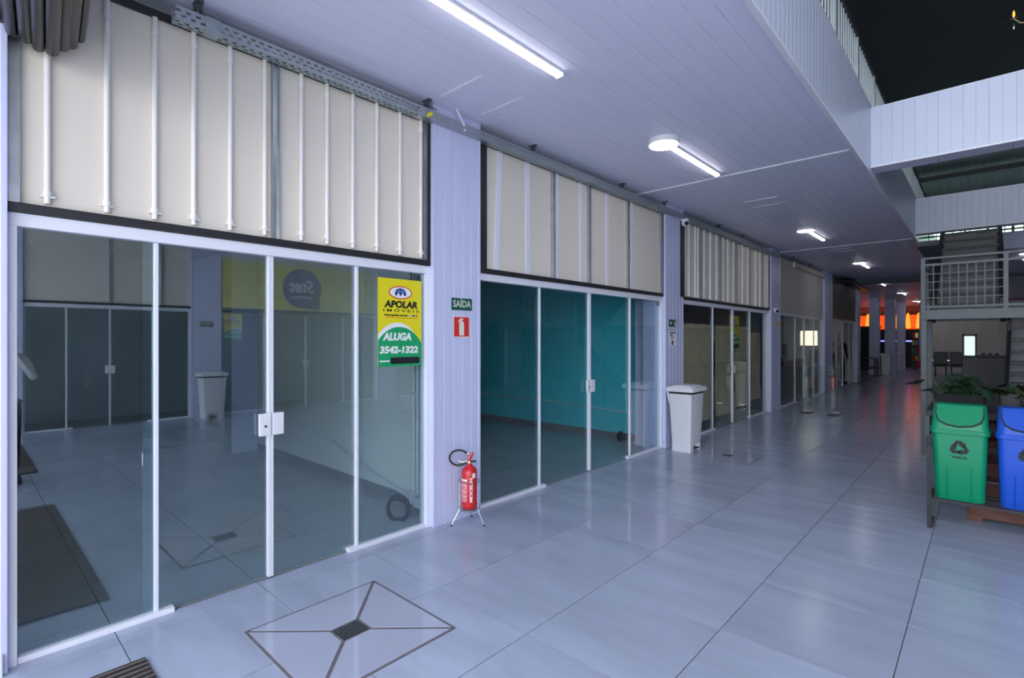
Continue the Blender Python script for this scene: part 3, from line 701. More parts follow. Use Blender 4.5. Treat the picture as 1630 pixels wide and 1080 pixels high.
# dome cameras
def dome_cam(loc, lab):
    t = thing('security_camera', lab, 'camera', loc)
    MB().lathe([(.055,0),(.055,-.02),(.05,-.03)], n=18).build('base', 'whitepl', t, smooth=True)
    me = bmesh.new(); bmesh.ops.create_uvsphere(me, u_segments=16, v_segments=10, radius=.05); m2 = bpy.data.meshes.new('eye'); me.to_mesh(m2); me.free()
    for p in m2.polygons: p.use_smooth = True
    m2.materials.append(M['whitepl']); link('eye', m2, t, (0,0,-.05))
    d = Vector((.75,-.62,-.25)).normalized()
    MB().tube([Vector((0,0,-.05))+d*.03, Vector((0,0,-.05))+d*.052], .028, 14).build('lens', 'hose', t)
B(.08,.20,7.32,7.40,3.335,3.343).build('camera_bracket', 'whitepl', wl2)
dome_cam((.15,7.36,3.335), 'white dome camera at the top of the second pillar')
dome_cam((.13,11.95,2.22), 'small white camera low on the third pillar')

# ------------------------------------------------------------ ceiling lamps
def lamp(y, label, disc=True, x=1.13, z=ZC, L=1.2):
    t = thing('ceiling_lamp', label, 'lamp', (x, y, z), 0, 'ceiling lamps of the corridor')
    bh = B(-.034,.034,0,L,-.02,0).build('tube_housing', 'lampbody', t, bevel=.006)
    MB().prism([(-.029,-.02),(.029,-.02),(.027,-.033),(.018,-.04),(-.018,-.04),(-.027,-.033)], 1, .006, L-.006).build('tube_light', 'lamp', t)
    B(-.034,.034,L-.006,L+.01,-.042,0).build('end_cap', 'lampbody', t, bevel=.004)
    if disc:
        MB().lathe([(.145,-.0),(.148,-.02),(.142,-.05)], (0,-.12,0), 36).build('disc_housing', 'lampbody', t, smooth=True)
        MB().lathe([(.136,-.048),(.134,-.056),(.11,-.058)], (0,-.12,0), 36).build('disc_light', 'lamp', t, smooth=True)
    return t
lamp(1.78, 'long tube lamp at the top of the picture', False, 1.16, L=1.2)
lamp(4.80, 'disc and tube ceiling lamp nearest the camera, above the teal storefront', L=1.24)
lamp(10.2, 'second disc and tube ceiling lamp, above the brown paper storefront', L=1.2)
lamp(15.4, 'third disc and tube ceiling lamp, above the fourth storefront', L=1.2)
for y, x, lb in ((20.6,.95,'small ceiling lamp just beyond the dropped ceiling edge'),(25.0,1.05,'fourth disc and tube ceiling lamp, far along the hall'),(30.8,1.05,'farthest disc and tube ceiling lamp')): lamp(y, lb, y > 22, x, ZC-.11, L=.6 if y < 22 else 1.2)

# ------------------------------------------------------------ opposite side (seen in the glass)
XO = 8.2
wo = struct('wall_right', 'opposite storefronts across the atrium, seen mirrored in the glass')
B(XO+1.2,XO+1.3,-.4,36,0,7.2).build('rear_wall', 'shopdark', wo); B(XO-.02,XO+.02,-.4,36,ZH,4.3).build('upper_wall', 'cream', wo)
B(XO-.02,XO+.02,-.4,36,4.3,7.2).build('gallery_wall', 'upper', wo)
for a, b in ((-.4,.75),(3.18,3.72),(7.4,7.95),(12.3,12.9),(17.2,18.0)):
    B(XO-.09,XO+.1,a,b,0,ZC).build('pillar', 'pvc', wo)
for bi, (a, b, mu) in enumerate(((.75,3.18,(1.3,1.9,2.55)),(3.72,7.4,(4.6,5.55,6.5)),(7.95,12.3,(9,10.1,11.2)))):
    B(XO-.05,XO+.02,a,b,ZG,ZH).build('header', 'white', wo); B(XO-.055,XO-.02,a,b,ZH,2.21).build('edge_strip', 'black', wo)
    for y in (a+.02, *mu, b-.02): B(XO-.02,XO+.02,y-.012,y+.012,0,ZG).build('mullion', 'white', wo)
    for y0, y1 in zip((a, *mu), (*mu, b)): B(XO-.005,XO+.005,y0+.013,y1-.013,.02,ZG).build('pane', 'glassd', wo)
    B(XO-.03,XO+.01,a,mu[0]+.08,0,.03).build('floor_channel', 'white', wo); B(XO-.03,XO+.01,mu[2]-.08,b,0,.03).build('floor_channel', 'white', wo)
    B(XO-.04,XO-.006,mu[1]-.07,mu[1]+.07,.94,1.08).build('lock_case', 'whitepl', wo)
for y in (1.9, 2.7): B(XO-.05,XO-.02,y-.02,y+.02,2.21,3.4).build('stud', 'galv', wo)
bn = thing('shop_banner', 'yellow banner with a blue speech bubble, seen mirrored in the first glass', 'banner', (XO-.04,5.5,2.66)); bn.rotation_euler = ROTNX
B(-1.75,1.75,-.57,.57,0,.01).build('cloth', 'yellow', bn)
bub = [(.05+.46*math.cos(a), .06+.46*math.sin(a)) for a in [2*PI*i/40 - .9 for i in range(37)]] ; bub = [(.05+.46*math.cos(a), .06+.46*math.sin(a)) for a in [-PI*.5+.25+2*PI*i/44-PI/2*0 for i in range(40)]]
bub = [(.05+.46*math.cos(PI*1.45-2*PI*.92*i/40), .06+.46*math.sin(PI*1.45-2*PI*.92*i/40)) for i in range(41)][::-1] + [(-.38,-.42)]
flat(bn, 'speech_bubble', bub, .0105, 'navy')
txt(bn, 'banner_text', 'Stet', .40, 'paper', .05, .1, .0118, .60, .012, .15); flat(bn, 'swash', [(-.2,-.18),(.05,-.14),(.3,-.17),(.3,-.14),(.05,-.11),(-.2,-.15)], .0115, 'paper')
apolar((XO-.012, 3.97, 1.8), ROTNX, .36, .6, 'yellow and green rental sign of the opposite storefront, seen mirrored', True)
t = plate('exit_sign', (XO-.095,3.45,1.86), ROTNX, .236, .104, 'dkgreen', 'dark green exit sign on the opposite pillar, seen mirrored', 'dkgreen')
txt(t, 'sign_text', 'SAÍDA', .085, 'glow', 0, 0, .004, .205, .0012)
co2 = struct('ceiling_opposite', 'white ceiling over the opposite corridor')
ceil_boards(co2, 5.93, XO, -.3, 20, ZC, 11); B(5.9,XO,-.3,36,ZC+.021,ZC+.08).build('ceiling_backing', 'ceil', co2)
pvc_wall(co2, 3.5, 4.3, -.3, 14, 5.9, -1, 'pvc', .4)

# ------------------------------------------------------------ atrium roof, ends
rf = struct('ceiling_atrium', 'dark navy ceiling high above the atrium')
B(-7,XO+1.3,-.6,16.2,7.2,7.3).build('roof_slab', 'roof', rf)
B(-7,XO+1.3,12.66,12.74,7.192,7.2).build('roof_seam', 'roof', rf); B(-7,XO+1.3,5.2,5.24,7.19,7.2).build('roof_seam', 'roof', rf)
cb = MB(); nn = 60; x0r, x1r = -1, XO
for s_ in range(2):
    for i in range(nn*2+1):
        x = x0r+(x1r-x0r)*i/(nn*2); dz = (.03 if i % 2 else 0) + .02*s_
        cb.v += [(x,16,7.2+dz),(x,20.2,5.65+dz)]
for s_ in range(2):
    k = s_*(nn*2+1)*2
    for i in range(nn*2): cb.f.append((k+2*i, k+2*i+1, k+2*i+3, k+2*i+2))
cr_ = struct('ceiling_sloped', 'sloped corrugated metal roof beyond the atrium'); cb.build('corrugated_sheet', 'corr', cr_)
for y, z in ((17.2,6.70),(18.7,6.15)): B(x0r,x1r,y-.03,y+.03,z-.12,z).build('purlin', 'steeld', cr_)
wu = struct('wall_upper', 'dark walls of the upper floor')
B(-.1,.0,-.3,20,3.6,7.2).build('gallery_wall', 'upper', wu); B(-7,-.1,-.6,-.5,3.55,7.2).build('front_wall', 'upper', wu)
B(0,FX-.13,-.3,20,3.56,3.6).build('gallery_floor', 'upper', wu)
B(3.66,5.9,14.0,20.2,3.42,3.60).build('upper_floor_slab', 'pvc', wu); B(FX,3.66,12.75,20.2,3.36,3.46).build('upper_floor_slab', 'upper', wu); B(-1,XO,20.1,20.25,3.55,4.4).build('parapet', 'upper', wu)
B(3.66,5.9,13.97,14.0,3.33,3.66).build('slab_edge', 'pvc', wu); B(-1,XO,20.1,20.25,4.95,5.75).build('lintel', 'upper', wu)
for k in range(19): B(-1+k*.5-.02,-1+k*.5+.02,20.12,20.2,4.4,4.95).build('window_bar', 'steeld', wu)
M['glassw'] = glass_mat('green_window_glass', (.78,.92,.82), 1.5)
B(-1,XO,20.205,20.215,4.4,4.95).build('window_pane', 'glassw', wu)
r2 = thing('upper_railing', 'dark railing of the upper floor in front of the greenish far windows', 'railing', (FX, 14.05, 3.46))
for k in range(26): link('baluster', bm_, r2, (.1+k*.13, 0, .1))
for z in (.25, .72): B(0,3.4,-.015,.015,z,z+.03).build('rail', 'steeld', r2)
wb = struct('wall_back', 'dark end wall of the hall'); B(-7.1,XO+1.3,36,36.1,0,ZC+.1).build('wall_panel', 'upper', wb)
B(-7.1,-7,22.4,36,0,ZC).build('wall_panel', 'upper', wb); B(-7.1,9.5,-.02+20.25,20.5,3.36,3.6).build('wall_panel', 'upper', wb); B(-7,-.0,-.4,36,-.3,-.25).build('under_slab', 'concrete', wb)

# ------------------------------------------------------------ far end of the hall
for k, (x, y, w_, lb) in enumerate(((-.36,27.5,.36,'lavender column nearest the open storefront, by the black table'),(.03,29.0,.38,'middle lavender column behind the first tall white bin'),(.18,31.8,.34,'right lavender column behind the second tall white bin'),(.95,33.5,.25,'pale narrow column at the far right of the hall end'))):
    c = thing('column', lb, 'column', (x, y, 0), 0, 'columns at the hall end')
    B(0,w_,0,.4,0,ZC-.11).build('shaft', 'pvc', c, bevel=.01); B(-.015,w_+.015,-.015,.415,0,.12).build('plinth', 'pvc', c)
am = thing('amber_bar_display', 'glowing amber back bar between the far columns', 'display', (-2.2, 35.6, 0))
B(0,4.1,0,.3,0,1.5).build('lower_cabinet', 'farblack', am); B(0,4.1,.1,.3,1.5,2.1).build('bottle_shelf', 'farblack', am)
B(0,4.1,.2,.3,2.1,2.9).build('amber_panel', 'amber', am)
for k in range(7): MB().lathe([(.05,0),(.12,.05),(.10,.35),(.06,.75),(.03,.85)], (.2+k*.46,.08,2.15), 10).build('lantern', 'amberhot', am, smooth=True)
B(0,4.1,-.02,.0,1.42,1.47).build('led_strip', 'blueled', am); B(0,4.1,.0,.2,3.1,3.4).build('sign_board', 'dimred', am)
bw = thing('bar_front', 'black bar counter wall under the amber light', 'counter', (-2.6,31.0,0)); B(0,2.2,0,.3,0,2.15).build('front_panel', 'farblack', bw); B(-.05,2.25,-.05,.35,2.15,2.2).build('top_board', 'steeld', bw)
tb = thing('black_table', 'black table in front of the near lavender column', 'table', (-.45,26.4,0))
B(-.55,.55,-.4,.4,.72,.76).build('table_top', 'farblack', tb)
for sx in (-.5,.5):
    for sy in (-.35,.35): B(sx-.03,sx+.03,sy-.03,sy+.03,0,.72).build('leg', 'farblack', tb)
B(-.5,.5,.3,.34,.3,.36).build('stretcher', 'farblack', tb); B(-.5,.5,-.34,-.3,.3,.36).build('stretcher', 'farblack', tb)
def tall_bin(x, y, lb):
    t = thing('tall_bin', lb, 'bin', (x, y, 0), 0, 'tall white bins at the hall end')
    MB().rings([[(a, b, z) for a, b in rrect(w_, w_, .03)] for w_, z in ((.26,0),(.28,.05),(.33,.85))]).build('body', 'whitepl', t, smooth=True)
    MB().rings([[(a, b, z) for a, b in rrect(w_, w_, .03)] for w_, z in ((.37,.85),(.38,.89),(.34,.93))]).build('lid', 'whitepl', t, smooth=True)
tall_bin(.27, 27.4, 'tall white bin by the middle lavender column'); tall_bin(.30, 31.2, 'tall white bin by the right lavender column')
sf = thing('snack_rack', 'dark rack with coloured packets beside the right lavender column', 'rack', (.62,33.6,0))
B(0,.3,0,.3,0,.05).build('base', 'farblack', sf); B(0,.3,.27,.3,.05,1.9).build('back_panel', 'farblack', sf)
for z in (.4,.8,1.2,1.6): B(0,.3,0,.27,z,z+.03).build('shelf', 'farblack', sf)
for k, m in enumerate(('redp','yellow','green','redp','yellow','sky','redp','brass')):
    B(.02+.14*(k % 2),.13+.14*(k % 2),.05,.2,.43+.4*(k//2),.68+.4*(k//2)).build('packet', m, sf)
extinguisher((1.0,32.6,.1), 'red fire extinguisher at the far right end of the hall', text=False)
# glass barrier on chrome feet
gb = thing('glass_barrier', 'low clear glass barrier on shiny metal feet in the corridor', 'barrier', (.57,12.3,0))
B(0,.66,-.005,.005,.03,1.0).build('pane', 'glassc', gb)
for x in (.0,.5): B(x,x+.18,-.28,.12,0,.012).build('foot_plate', 'steeld', gb); B(x+.02,x+.16,-.03,.03,.012,.05).build('clamp', 'chrome', gb, bevel=.006)

# ------------------------------------------------------------ people
def person(loc, rz, label, top, legs, pose, scale=1.0):
    t = thing('person', label, 'person', loc, rz); t.scale = (scale,)*3
    def skin(name, verts, edges, m, root=0, lv=2):
        me = bpy.data.meshes.new(name); me.from_pydata([v[:3] for v in verts], edges, [])
        o = link(name, me, t); me.materials.append(M[m])
        md = o.modifiers.new('skin', 'SKIN'); md.use_smooth_shade = True
        for i, v in enumerate(verts): me.skin_vertices[0].data[i].radius = (v[3], v[4] if len(v) > 4 else v[3]); me.skin_vertices[0].data[i].use_root = (i == root)
        o.modifiers.new('sub', 'SUBSURF').levels = lv; o.modifiers['sub'].render_levels = lv
        return o
    # facing +x ; y left/right
    V = [(0,0,.93,.15,.11),(0,0,1.10,.14,.10),(0,0,1.30,.17,.11),(0,0,1.42,.12,.09),(0,0,1.50,.055),(.015,0,1.57,.06)]
    Ee = [(0,1),(1,2),(2,3),(3,4),(4,5)]
    for s in (-1, 1):
        k = len(V); st_ = .04*s
        V += [(0,.09*s,.86,.09),(.02+st_,.10*s,.48,.062),(-.01+st_,.105*s,.09,.042),(.12+st_,.12*s,.035,.038)]
        Ee += [(0,k),(k,k+1),(k+1,k+2),(k+2,k+3)]
        if pose == 'camera': A = [(0,.19*s,1.40,.06),(.10,.27*s,1.17,.042),(.22,.09*s,1.47,.028)]
        else: A = [(0,.19*s,1.40,.06),(-.02,.25*s,1.13,.042),(.12,.22*s,.92,.028)]
        k = len(V); V += A; Ee += [(3,k),(k,k+1),(k+1,k+2)]
    body = skin('body', V, Ee, top)
    me = body.data; me.materials.append(M[legs]); me.materials.append(M['skin'])
    # trousers as a child shell over the legs
    V2 = [(0,0,.96,.155,.115)]; E2 = []
    for s in (-1, 1):
        st_ = .04*s; k = len(V2); V2 += [(0,.09*s,.85,.098),(.02+st_,.10*s,.48,.074),(-.01+st_,.105*s,.10,.06)]; E2 += [(0,k),(k,k+1),(k+1,k+2)]
    skin('trousers', V2, E2, legs)
    for s in (-1, 1):
        st_ = .04*s; MB().rings([[(a+.05+st_, b+.115*s, z) for a, b in rrect(.27*w_, .10*w_, .045)] for w_, z in ((1,0),(1,.04),(.8,.085))]).build('shoe', 'hair', t, smooth=True)
    # head with face
    bm = bmesh.new(); bmesh.ops.create_uvsphere(bm, u_segments=20, v_segments=14, radius=1)
    for v in bm.verts:
        x, y, z = v.co; x *= .098; y *= .077*(1-.18*max(0,-z)); z *= .118
        if x > .06 and abs(y) < .02 and -.04 < z < .02: x += .018
        v.co = (x+.02, y, z+1.63)
    m3 = bpy.data.meshes.new('head'); bm.to_mesh(m3); bm.free(); m3.materials.append(M['skin'])
    for p in m3.polygons: p.use_smooth = True
    hd = link('head', m3, t)
    for s in (-1, 1):
        MB().lathe([(.002,-.008),(.011,0),(.002,.008)], (.108,.032*s,1.645), 8).build('eye', 'hair', hd); MB().lathe([(.005,-.03),(.016,0),(.005,.03)], (.015,.08*s,1.63), 8).build('ear', 'skin', hd, smooth=True)
    B(.098,.116,-.022,.022,1.575,1.582).build('mouth', 'redp', hd)
    bm = bmesh.new(); bmesh.ops.create_uvsphere(bm, u_segments=18, v_segments=12, radius=1)
    bmesh.ops.delete(bm, geom=[v for v in bm.verts if v.co.z < -.45 or (v.co.x > .45 and v.co.z < .45)], context='VERTS')
    for v in bm.verts: v.co = (v.co.x*.108+.012, v.co.y*.087, v.co.z*.125+1.638)
    m4 = bpy.data.meshes.new('hair'); bm.to_mesh(m4); bm.free(); m4.materials.append(M['hair']); link('hair', m4, t)
    # hands : palm and five fingers
    for s in (-1, 1):
        if pose == 'camera': w0, dr, up = Vector((.22,.09*s,1.47)), Vector((.25,-.1*s,.96)).normalized(), Vector((0,-s,0))
        else: w0, dr, up = Vector((.12,.22*s,.92)), Vector((.35,-.1*s,-.9)).normalized(), Vector((.9,0,.3))
        V = [(*w0,.026),(*(w0+dr*.06),.034,.018)]; E3 = [(0,1)]; up = (up-dr*up.dot(dr)).normalized(); nn_ = dr.cross(up)
        for q in range(4):
            b0 = w0+dr*.085+up*(.027-.018*q); k = len(V); L = (.07,.08,.074,.058)[q]
            V += [(*b0,.010),(*(b0+dr*L*.5+nn_*.006),.009),(*(b0+dr*L*.9+nn_*.022),.007)]; E3 += [(1,k),(k,k+1),(k+1,k+2)]
        k = len(V); b0 = w0+dr*.035+up*.03; V += [(*b0,.012),(*(b0+dr*.03+up*.022),.010),(*(b0+dr*.055+up*.03),.008)]; E3 += [(0,k),(k,k+1),(k+1,k+2)]
        skin('hand', V, E3, 'skin', 0, 1)
    return t
person((4.30,.33,0), PI-.05, 'photographer in a white top and dark trousers, seen mirrored at the left edge', 'shirt', 'trouser', 'camera', .96)
cm = thing('photo_camera', 'black camera held up by the mirrored photographer', 'camera', (4.03,.34,1.50), PI-.05)
B(-.02,.045,-.07,.07,-.02,.075).build('camera_body', 'hose', cm, bevel=.008); MB().tube([(.04,0,.025),(.12,0,.025)], .036, 16).build('lens', 'hose', cm)
person((-.32,20.9,0), -.9, 'person in dark clothes standing in the farthest open doorway', 'maroon', 'trouser', 'stand')

# ------------------------------------------------------------ recycling bins on their rack
rk = thing('bin_rack', 'black flat bar rack carrying the recycling bins', 'rack', (3.08,5.44,0))
for x in (0, 1.25):
    MB().prism([(-.035,.68),(-.005,.68),(.045,0),(.015,0)], 0, x, x+.03).build('leg', 'steeld', rk)
    MB().prism([(.36,.25),(.39,.25),(.34,0),(.31,0)], 0, x, x+.03).build('leg', 'steeld', rk)
    B(x,x+.03,.015,.34,0,.02).build('foot_bar', 'steeld', rk); B(x,x+.03,.01,.39,.235,.25).build('cross_bar', 'steeld', rk)
for y in (.02, .36): B(0,1.28,y,y+.03,.232,.25).build('shelf_bar', 'steeld', rk)
B(0,1.28,.355,.375,.62,.66).build('hanging_bar', 'steeld', rk)
def recycle_bin(x, m, label, name):
    t = thing('recycling_bin', label, 'bin', (x, 5.62, .252), 0, 'swing lid recycling bins')
    def lv(w, d, z, r=.045, dy=0): return [(a, b+dy, z) for a, b in rrect(w, d, r, 5)]
    MB().rings([lv(.30,.24,0), lv(.31,.25,.012), lv(.333,.29,.36), lv(.342,.30,.535), lv(.365,.325,.54), lv(.368,.328,.575), lv(.345,.30,.58)]).build('body', m, t, smooth=True)
    for s in (-1, 1): MB().add([(s*.075,-.1295,.02),(s*.079,-.133,.02),(s*.071,-.133,.02),(s*.072,-.146,.27),(s*.074,-.139,.27)], [(0,1,4),(0,4,3,2),(1,0,2)]).build('body_rib', m, t)
    # lid hood with a recessed swing flap
    hd = MB().rings([lv(.36,.315,.575,.05), lv(.352,.305,.60,.055), lv(.342,.25,.70,.05,.02), lv(.328,.20,.762,.045,.03), lv(.30,.16,.772,.04,.03)]).build('lid', m, t, smooth=True)
    fp = []
    # flap: shield shape on the sloped front of the hood
    top = Vector((0,-.062,.762)); bot = Vector((0,-.158,.60)); up = (top-bot); 
    sh = [(-.143,1.0),(-.142,.55),(-.125,.27),(-.08,.10),(0,.03),(.08,.10),(.125,.27),(.142,.55),(.143,1.0)]
    def fm(off, grow, nm, mm):
        mb = MB(); n_ = Vector((0,-up.z,up.y)).normalized()
        P0 = [bot+up*(v-(grow if v < .99 else 0))+Vector((u*(1+grow*1.2),0,0))+n_*off for u, v in sh]
        mb.rings([[tuple(p) for p in P0],[tuple(p-n_*.02) for p in P0]]); return mb.build(nm, mm, hd)
    fm(.004, .05, 'flap_gap', 'hose'); fm(.010, 0, 'flap', m)
    for s in (-1, 1): MB().tube([(s*.165,.0,.56),(s*.185,.0,.56)], .012, 8).build('hinge_pin', m, t)
    B(-.15,-.115,-.158,-.1525,.55,.562).build('label_tag', 'paper', t)
    # chasing arrows: three bent arrows
    rc = []
    for q in range(3):
        a = 2*PI*q/3
        def R(p): return (p[0]*math.cos(a)-p[1]*math.sin(a), p[0]*math.sin(a)+p[1]*math.cos(a))
        r = .030
        poly = [(-.034,.013),(-.014,.046),(.012,.046),(.022,.030),(.031,.035),(.027,.002),(-.004,.015),(.005,.020),(.000,.026),(-.005,.026),(-.017,.004)]
        rc.append([R((px_*1.0, py_*1.0)) for px_, py_ in poly])
    sl = math.atan2(.025, .3)
    em = []
    for p in rc:
        o = MB().prism([(x*1.3, y*1.3) for x, y in p], 2, 0, .001).build('recycling_arrow', 'ink', t); o.location = (0,-.1505,.43); o.rotation_euler = (PI/2-sl*0+.06,0,0)
    if name: o = link('bin_text', text_mesh(name, .026, 'ink', .095, .001), t, (.0,-.1465,.352), (PI/2+.06,0,0))
    return t
recycle_bin(3.28, 'binG', 'green swing lid recycling bin for glass beside the corridor', 'VIDROS')
recycle_bin(3.675, 'binB', 'blue swing lid recycling bin at the right edge', '')
# pallet wood planter stand behind the bins
pl = thing('pallet_stand', 'reddish pallet wood stand with a black top behind the recycling bins', 'stand', (3.2,5.93,0))
for x in (.12, 1.2):
    for y in (0, .55): B(x,x+.1,y,y+.1,0,.9).build('post', 'wood', pl, bevel=.004)
for z in (.04,.22,.40,.58,.74): B(.13,1.3,-.02,.0,z,z+.115).build('slat', 'wood', pl, bevel=.003); B(.13,1.3,.65,.67,z,z+.115).build('slat', 'wood', pl, bevel=.003)
B(-.16,1.6,-.08,.72,.90,.925).build('top_board', 'steeld', pl); B(-.16,1.6,-.1,-.08,.885,.93).build('top_edge', 'steeld', pl)
B(-.16,-.13,-.05,.7,.70,.9).build('end_board', 'steel', pl)
ZT = .927
def pot(t, w_, d, h, m):
    MB().rings([[(a, b, z) for a, b in rrect(ww, dd, .03)] for ww, dd, z in ((w_*.88,d*.88,0),(w_,d,h-.01),(w_+.012,d+.012,h),(w_-.02,d-.02,h),(w_-.03,d-.03,h-.03))]).build('pot', m, t, smooth=True)
    B(-w_/2+.02,w_/2-.02,-d/2+.02,d/2-.02,h-.05,h-.035).build('soil', 'soil', t)
def lobed_leaf(L, W):
    # monstera-like leaf, cut edges ; in xy plane along +x
    pts = []; n = 9
    up = []
    for i in range(n+1):
        u = i/n; wv = W*math.sin(PI*min(1, u*.9+.1))**.7
        up.append((L*u, wv*(1 if i % 2 == 0 else .55)))
    up[-1] = (L, 0)
    v = [(0,0,0)]; f = []
    for sgn in (1, -1):
        k = len(v)
        for i, (x, y) in enumerate(up): v.append((x, sgn*y, -.25*y*y/W - .35*x*x/L*.5)); 
        mid = len(v)
        for i, (x, y) in enumerate(up): v.append((x*.98, 0, -.35*x*x/L*.5))
        for i in range(n): f.append((k+i, k+i+1, mid+i+1, mid+i))
    mb = MB(); T = len(v)
    mb.v = v + [(a, b, c-.0015) for a, b, c in v]; mb.f = f + [tuple(T+i for i in reversed(q)) for q in f]
    return mb
lm = [lobed_leaf(.15,.075).mesh('leaf','leaf',True), lobed_leaf(.11,.06).mesh('leaf','leaf',True), lobed_leaf(.16,.018).mesh('leaf','leafy',True), lobed_leaf(.13,.05).mesh('leaf','leafy',True)]
def plant(t, x, y, z, n, hts, spread, kinds, seed):
    rnd = random.Random(seed)
    for i in range(n):
        a = rnd.uniform(0, 2*PI); h = rnd.uniform(*hts); s_ = spread*rnd.uniform(.3, 1)
        tip = Vector((x+s_*math.cos(a), y+s_*.7*math.sin(a), z+h)); b0 = Vector((x, y, z))
        sm = MB().tube([b0+(tip-b0)*.1, b0.lerp(tip, .5)+Vector((0,0,h*.15)), tip], [.005,.004,.003], 5).build('stalk', 'stem', t, smooth=True)
        link('leaf', lm[rnd.choice(kinds)], t, tip, (rnd.uniform(-.5,.5), rnd.uniform(-.1,.7), a+rnd.uniform(-.5,.5)))
def potted(x, y, label): return thing('potted_plant', label, 'plant', (x, y, ZT))
t = potted(3.27, 6.08, 'dark broad leaved plants in a long black pot behind the green bin')
pot(t, .36, .22, .15, 'pot'); plant(t, -.08, 0, .12, 13, (.05,.22), .13, (0,1), 3); plant(t, .08, .02, .12, 12, (.05,.20), .12, (0,1), 5)
MB().tube([(-.1,0,.12),(-.18,0,.24),(-.25,0,.25)], .004, 5).build('stalk', 'stem', t, smooth=True); link('leaf', lm[0], t, (-.25,0,.255), (.3,.15,PI)); link('leaf', lm[1], t, (-.18,.0,.18), (.2,.1,PI-.2))
t = potted(3.60, 6.38, 'small dim plant in a grey pot in the middle of the pallet stand')
pot(t, .16, .16, .15, 'potg'); plant(t, 0, 0, .12, 9, (.03,.12), .07, (1,3), 8)
t = potted(3.82, 6.10, 'yellow green spiky plant in a black pot behind the blue bin')
pot(t, .24, .2, .10, 'pot'); plant(t, 0, 0, .08, 30, (.03,.20), .12, (2,3,2), 11)
t = potted(3.84, 6.52, 'dark broad leaved plant at the right edge behind the spiky plant')
pot(t, .18, .16, .08, 'pot'); plant(t, 0, 0, .06, 9, (.08,.22), .12, (0,1), 21)

# ------------------------------------------------------------ steel stair
sr = thing('steel_stair', 'grey steel stair with landing and mesh railing behind the plants', 'stair', (2.8,8.8,0))
zl = 1.9
for x, y in ((0,0),(.0,.95),(2.2,0),(2.2,.95)): B(x,x+.06,y,y+.06,0,zl).build('post', 'steel', sr)
B(0,2.3,-.03,.03,zl-.08,zl+.045).build('landing_beam', 'steel', sr); B(0,.06,.03,1.0,zl-.08,zl+.045).build('landing_beam', 'steel', sr); B(0,2.3,.95,1.0,zl-.08,zl+.045).build('landing_beam', 'steel', sr)
B(.06,2.3,.03,.95,zl-.02,zl+.02).build('landing_deck', 'tread', sr)
# landing railing: two flights of mesh bays
def rail_bay(x0, x1, y, zb, nv, nh):
    B(x0,x1,y-.015,y+.015,zb+.63,zb+.66).build('rail_bar', 'steel', sr); B(x0,x1,y-.015,y+.015,zb+.07,zb+.10).build('rail_bar', 'steel', sr)
    B(x0,x1,y-.02,y+.02,zb+.72,zb+.745).build('handrail', 'steel', sr)
    for i in range(1, nv): x = x0+(x1-x0)*i/nv; B(x-.006,x+.006,y-.006,y+.006,zb+.1,zb+.63).build('mesh_bar', 'steel', sr)
    for j in range(1, nh): z = zb+.1+.53*j/nh; B(x0,x1,y-.005,y+.005,z-.005,z+.005).build('mesh_bar', 'steel', sr)
for x in (.0, .80, 1.6): B(x,x+.045,-.022,.022,zl+.045,zl+.745).build('rail_post', 'steel', sr)
rail_bay(.045, .80, 0, zl, 9, 5); rail_bay(.845, 1.6, 0, zl, 4, 1); rail_bay(1.645, 2.3, 0, zl, 4, 1)
B(.0,.03,.0,.95,zl+.72,zl+.745).build('handrail', 'steel', sr); B(.0,.03,.0,.95,zl+.63,zl+.66).build('rail_bar', 'steel', sr)
for k in range(1, 8): B(.008,.022,k*.12,k*.12+.012,zl+.045,zl+.72).build('mesh_bar', 'steel', sr)
# upper flight rising away
for k in range(9):
    y = .95+.27*k; z = zl+.17*(k+1)
    s_ = B(.09,.80,y,y+.28,z-.03,z).build('tread', 'tread', sr); B(.09,.80,y+.03,y+.04,z-.17,z-.03).build('riser', 'tread', s_); B(.09,.80,y-.004,y,z-.035,z+.002).build('nosing', 'steeld', s_)
for x in (.05, .80): MB().prism([(.85,zl-.05),(1.0,zl-.1),(3.42,zl+1.40),(3.42,zl+1.62),(.85,zl+.22)], 0, x-.015, x+.05).build('stringer', 'steeld', sr)
# lower flight descending away on the right
for k in range(11):
    y = .98+.25*k; z = zl-.17*(k+1)
    B(.90,1.9,y,y+.26,z-.02,z).build('tread', 'tread', sr); B(.90,1.9,y+.24,y+.25,z-.15,z-.03).build('riser', 'steel', sr)
MB().prism([(.95,zl+.05),(3.9,-.0),(3.55,0),(.95,zl-.22)], 0, .86, .90).build('stringer', 'steeld', sr)

# ------------------------------------------------------------ furniture beyond the stair
pw = thing('pale_partition', 'pale grey partition wall beyond the stair', 'partition', (1.35,32.2,0))
for k in range(6): B(k*.62+.004,k*.62+.616,0,.05,0,3.3).build('panel', 'cream', pw); B(k*.62-.02,k*.62+.02,-.012,0,0,3.3).build('batten', 'white', pw)
bo = thing('black_booth', 'black service booth with a lit window beyond the stair', 'booth', (3.08,14.2,0))
B(.0,.65,0,.6,0,1.18).build('front_panel', 'farblack', bo, bevel=.01); B(-.02,.70,-.03,.65,1.18,1.22).build('counter_top', 'steeld', bo)
B(-.0,.035,0,.05,1.22,1.66).build('window_frame', 'farblack', bo); B(.20,.235,0,.05,1.22,1.66).build('window_frame', 'farblack', bo); B(.0,.235,0,.05,1.62,1.66).build('window_frame', 'farblack', bo)
B(.035,.20,.02,.03,1.22,1.62).build('window_pane', 'screen', bo)
for k in range(3): B(.3+.1*k,.36+.1*k,.1,.2,1.22,1.27).build('counter_item', 'hose', bo)
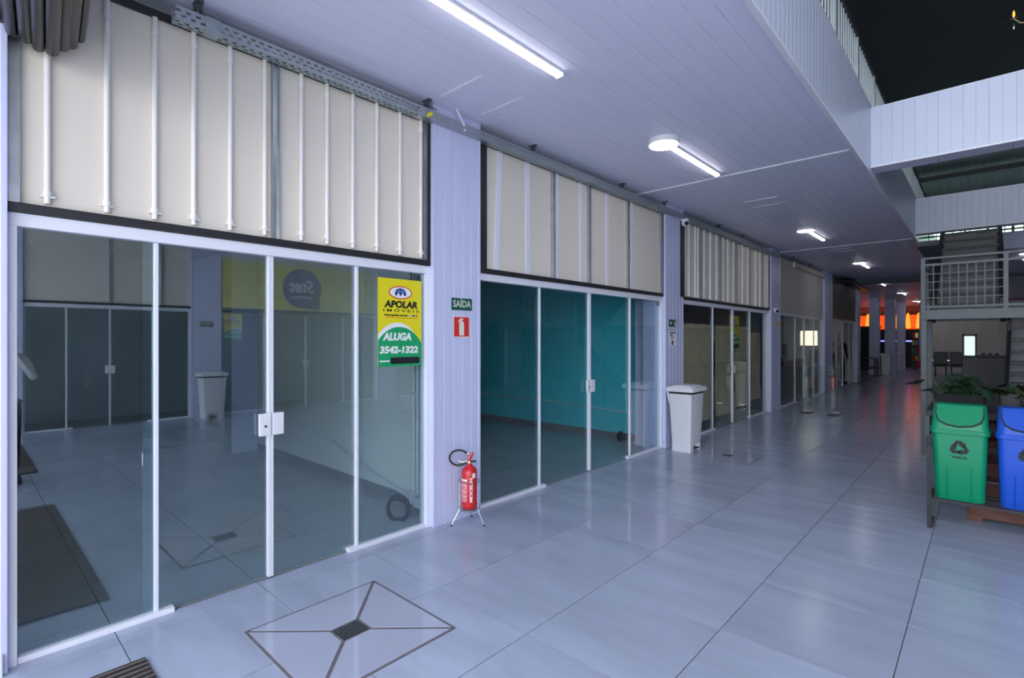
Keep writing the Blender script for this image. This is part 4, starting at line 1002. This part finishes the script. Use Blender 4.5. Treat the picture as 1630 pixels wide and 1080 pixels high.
for k in range(2):
    ch = thing('waiting_chair', ['left black waiting chair against the pale partition','right black waiting chair against the pale partition'][k], 'chair', (2.06+.52*k,28,0), 0, 'black waiting chairs')
    B(-.24,.24,-.22,.22,.40,.48).build('seat', 'farblack', ch, bevel=.02); B(-.24,.24,.16,.22,.48,1.02).build('backrest', 'farblack', ch, bevel=.02)
    for sx in (-.19,.19): B(sx*1.25-.015,sx*1.25+.015,-.2,.2,.66,.69).build('armrest', 'chrome', ch)
    for sx in (-.17,.17):
        for sy in (-.18,.18): B(sx-.015,sx+.015,sy-.015,sy+.015,0,.40).build('leg', 'steeld', ch)
lamp(15.5, 'ceiling lamp under the upper floor slab right of the stairs', True, 4.1, 3.42)
lamp(29.5, 'added ceiling lamp above the waiting chairs, lighting the pale partition', True, 2.9, ZC-.11)  # extra lamp added to brighten the deep end around the partition

# ------------------------------------------------------------ chandelier in the atrium
cl = thing('chandelier', 'small amber chandelier with crystal drops at the top right corner', 'chandelier', (3.80,6.0,4.22))
MB().tube([(0,0,.05),(0,0,2.98)], .006, 6).build('chain', 'brass', cl); MB().lathe([(.005,-.12),(.03,-.05),(.015,.0),(.035,.06),(.008,.14)], n=12).build('body', 'brass', cl, smooth=True)
for k in range(6):
    a = 2*PI*k/6+PI; c_, s_ = math.cos(a), math.sin(a)
    ar = MB().tube([(.02*c_,.02*s_,0),(.08*c_,.08*s_,-.05),(.15*c_,.15*s_,-.03),(.19*c_,.19*s_,.02)], .004, 6).build('arm', 'brass', cl, smooth=True)
    MB().lathe([(.006,.02),(.022,.025),(.018,.03)], (.19*c_,.19*s_,0), 10).build('drip_pan', 'glassc', ar)
    MB().lathe([(.004,.03),(.009,.05),(.006,.075),(.001,.09)], (.19*c_,.19*s_,0), 8).build('bulb', 'amberhot', ar, smooth=True)
    for r in (.12, .19): MB().lathe([(.001,-.07),(.006,-.05),(.001,-.015)], (r*c_,r*s_,.0 if r > .15 else -.03), 6).build('crystal_drop', 'chrome', ar)
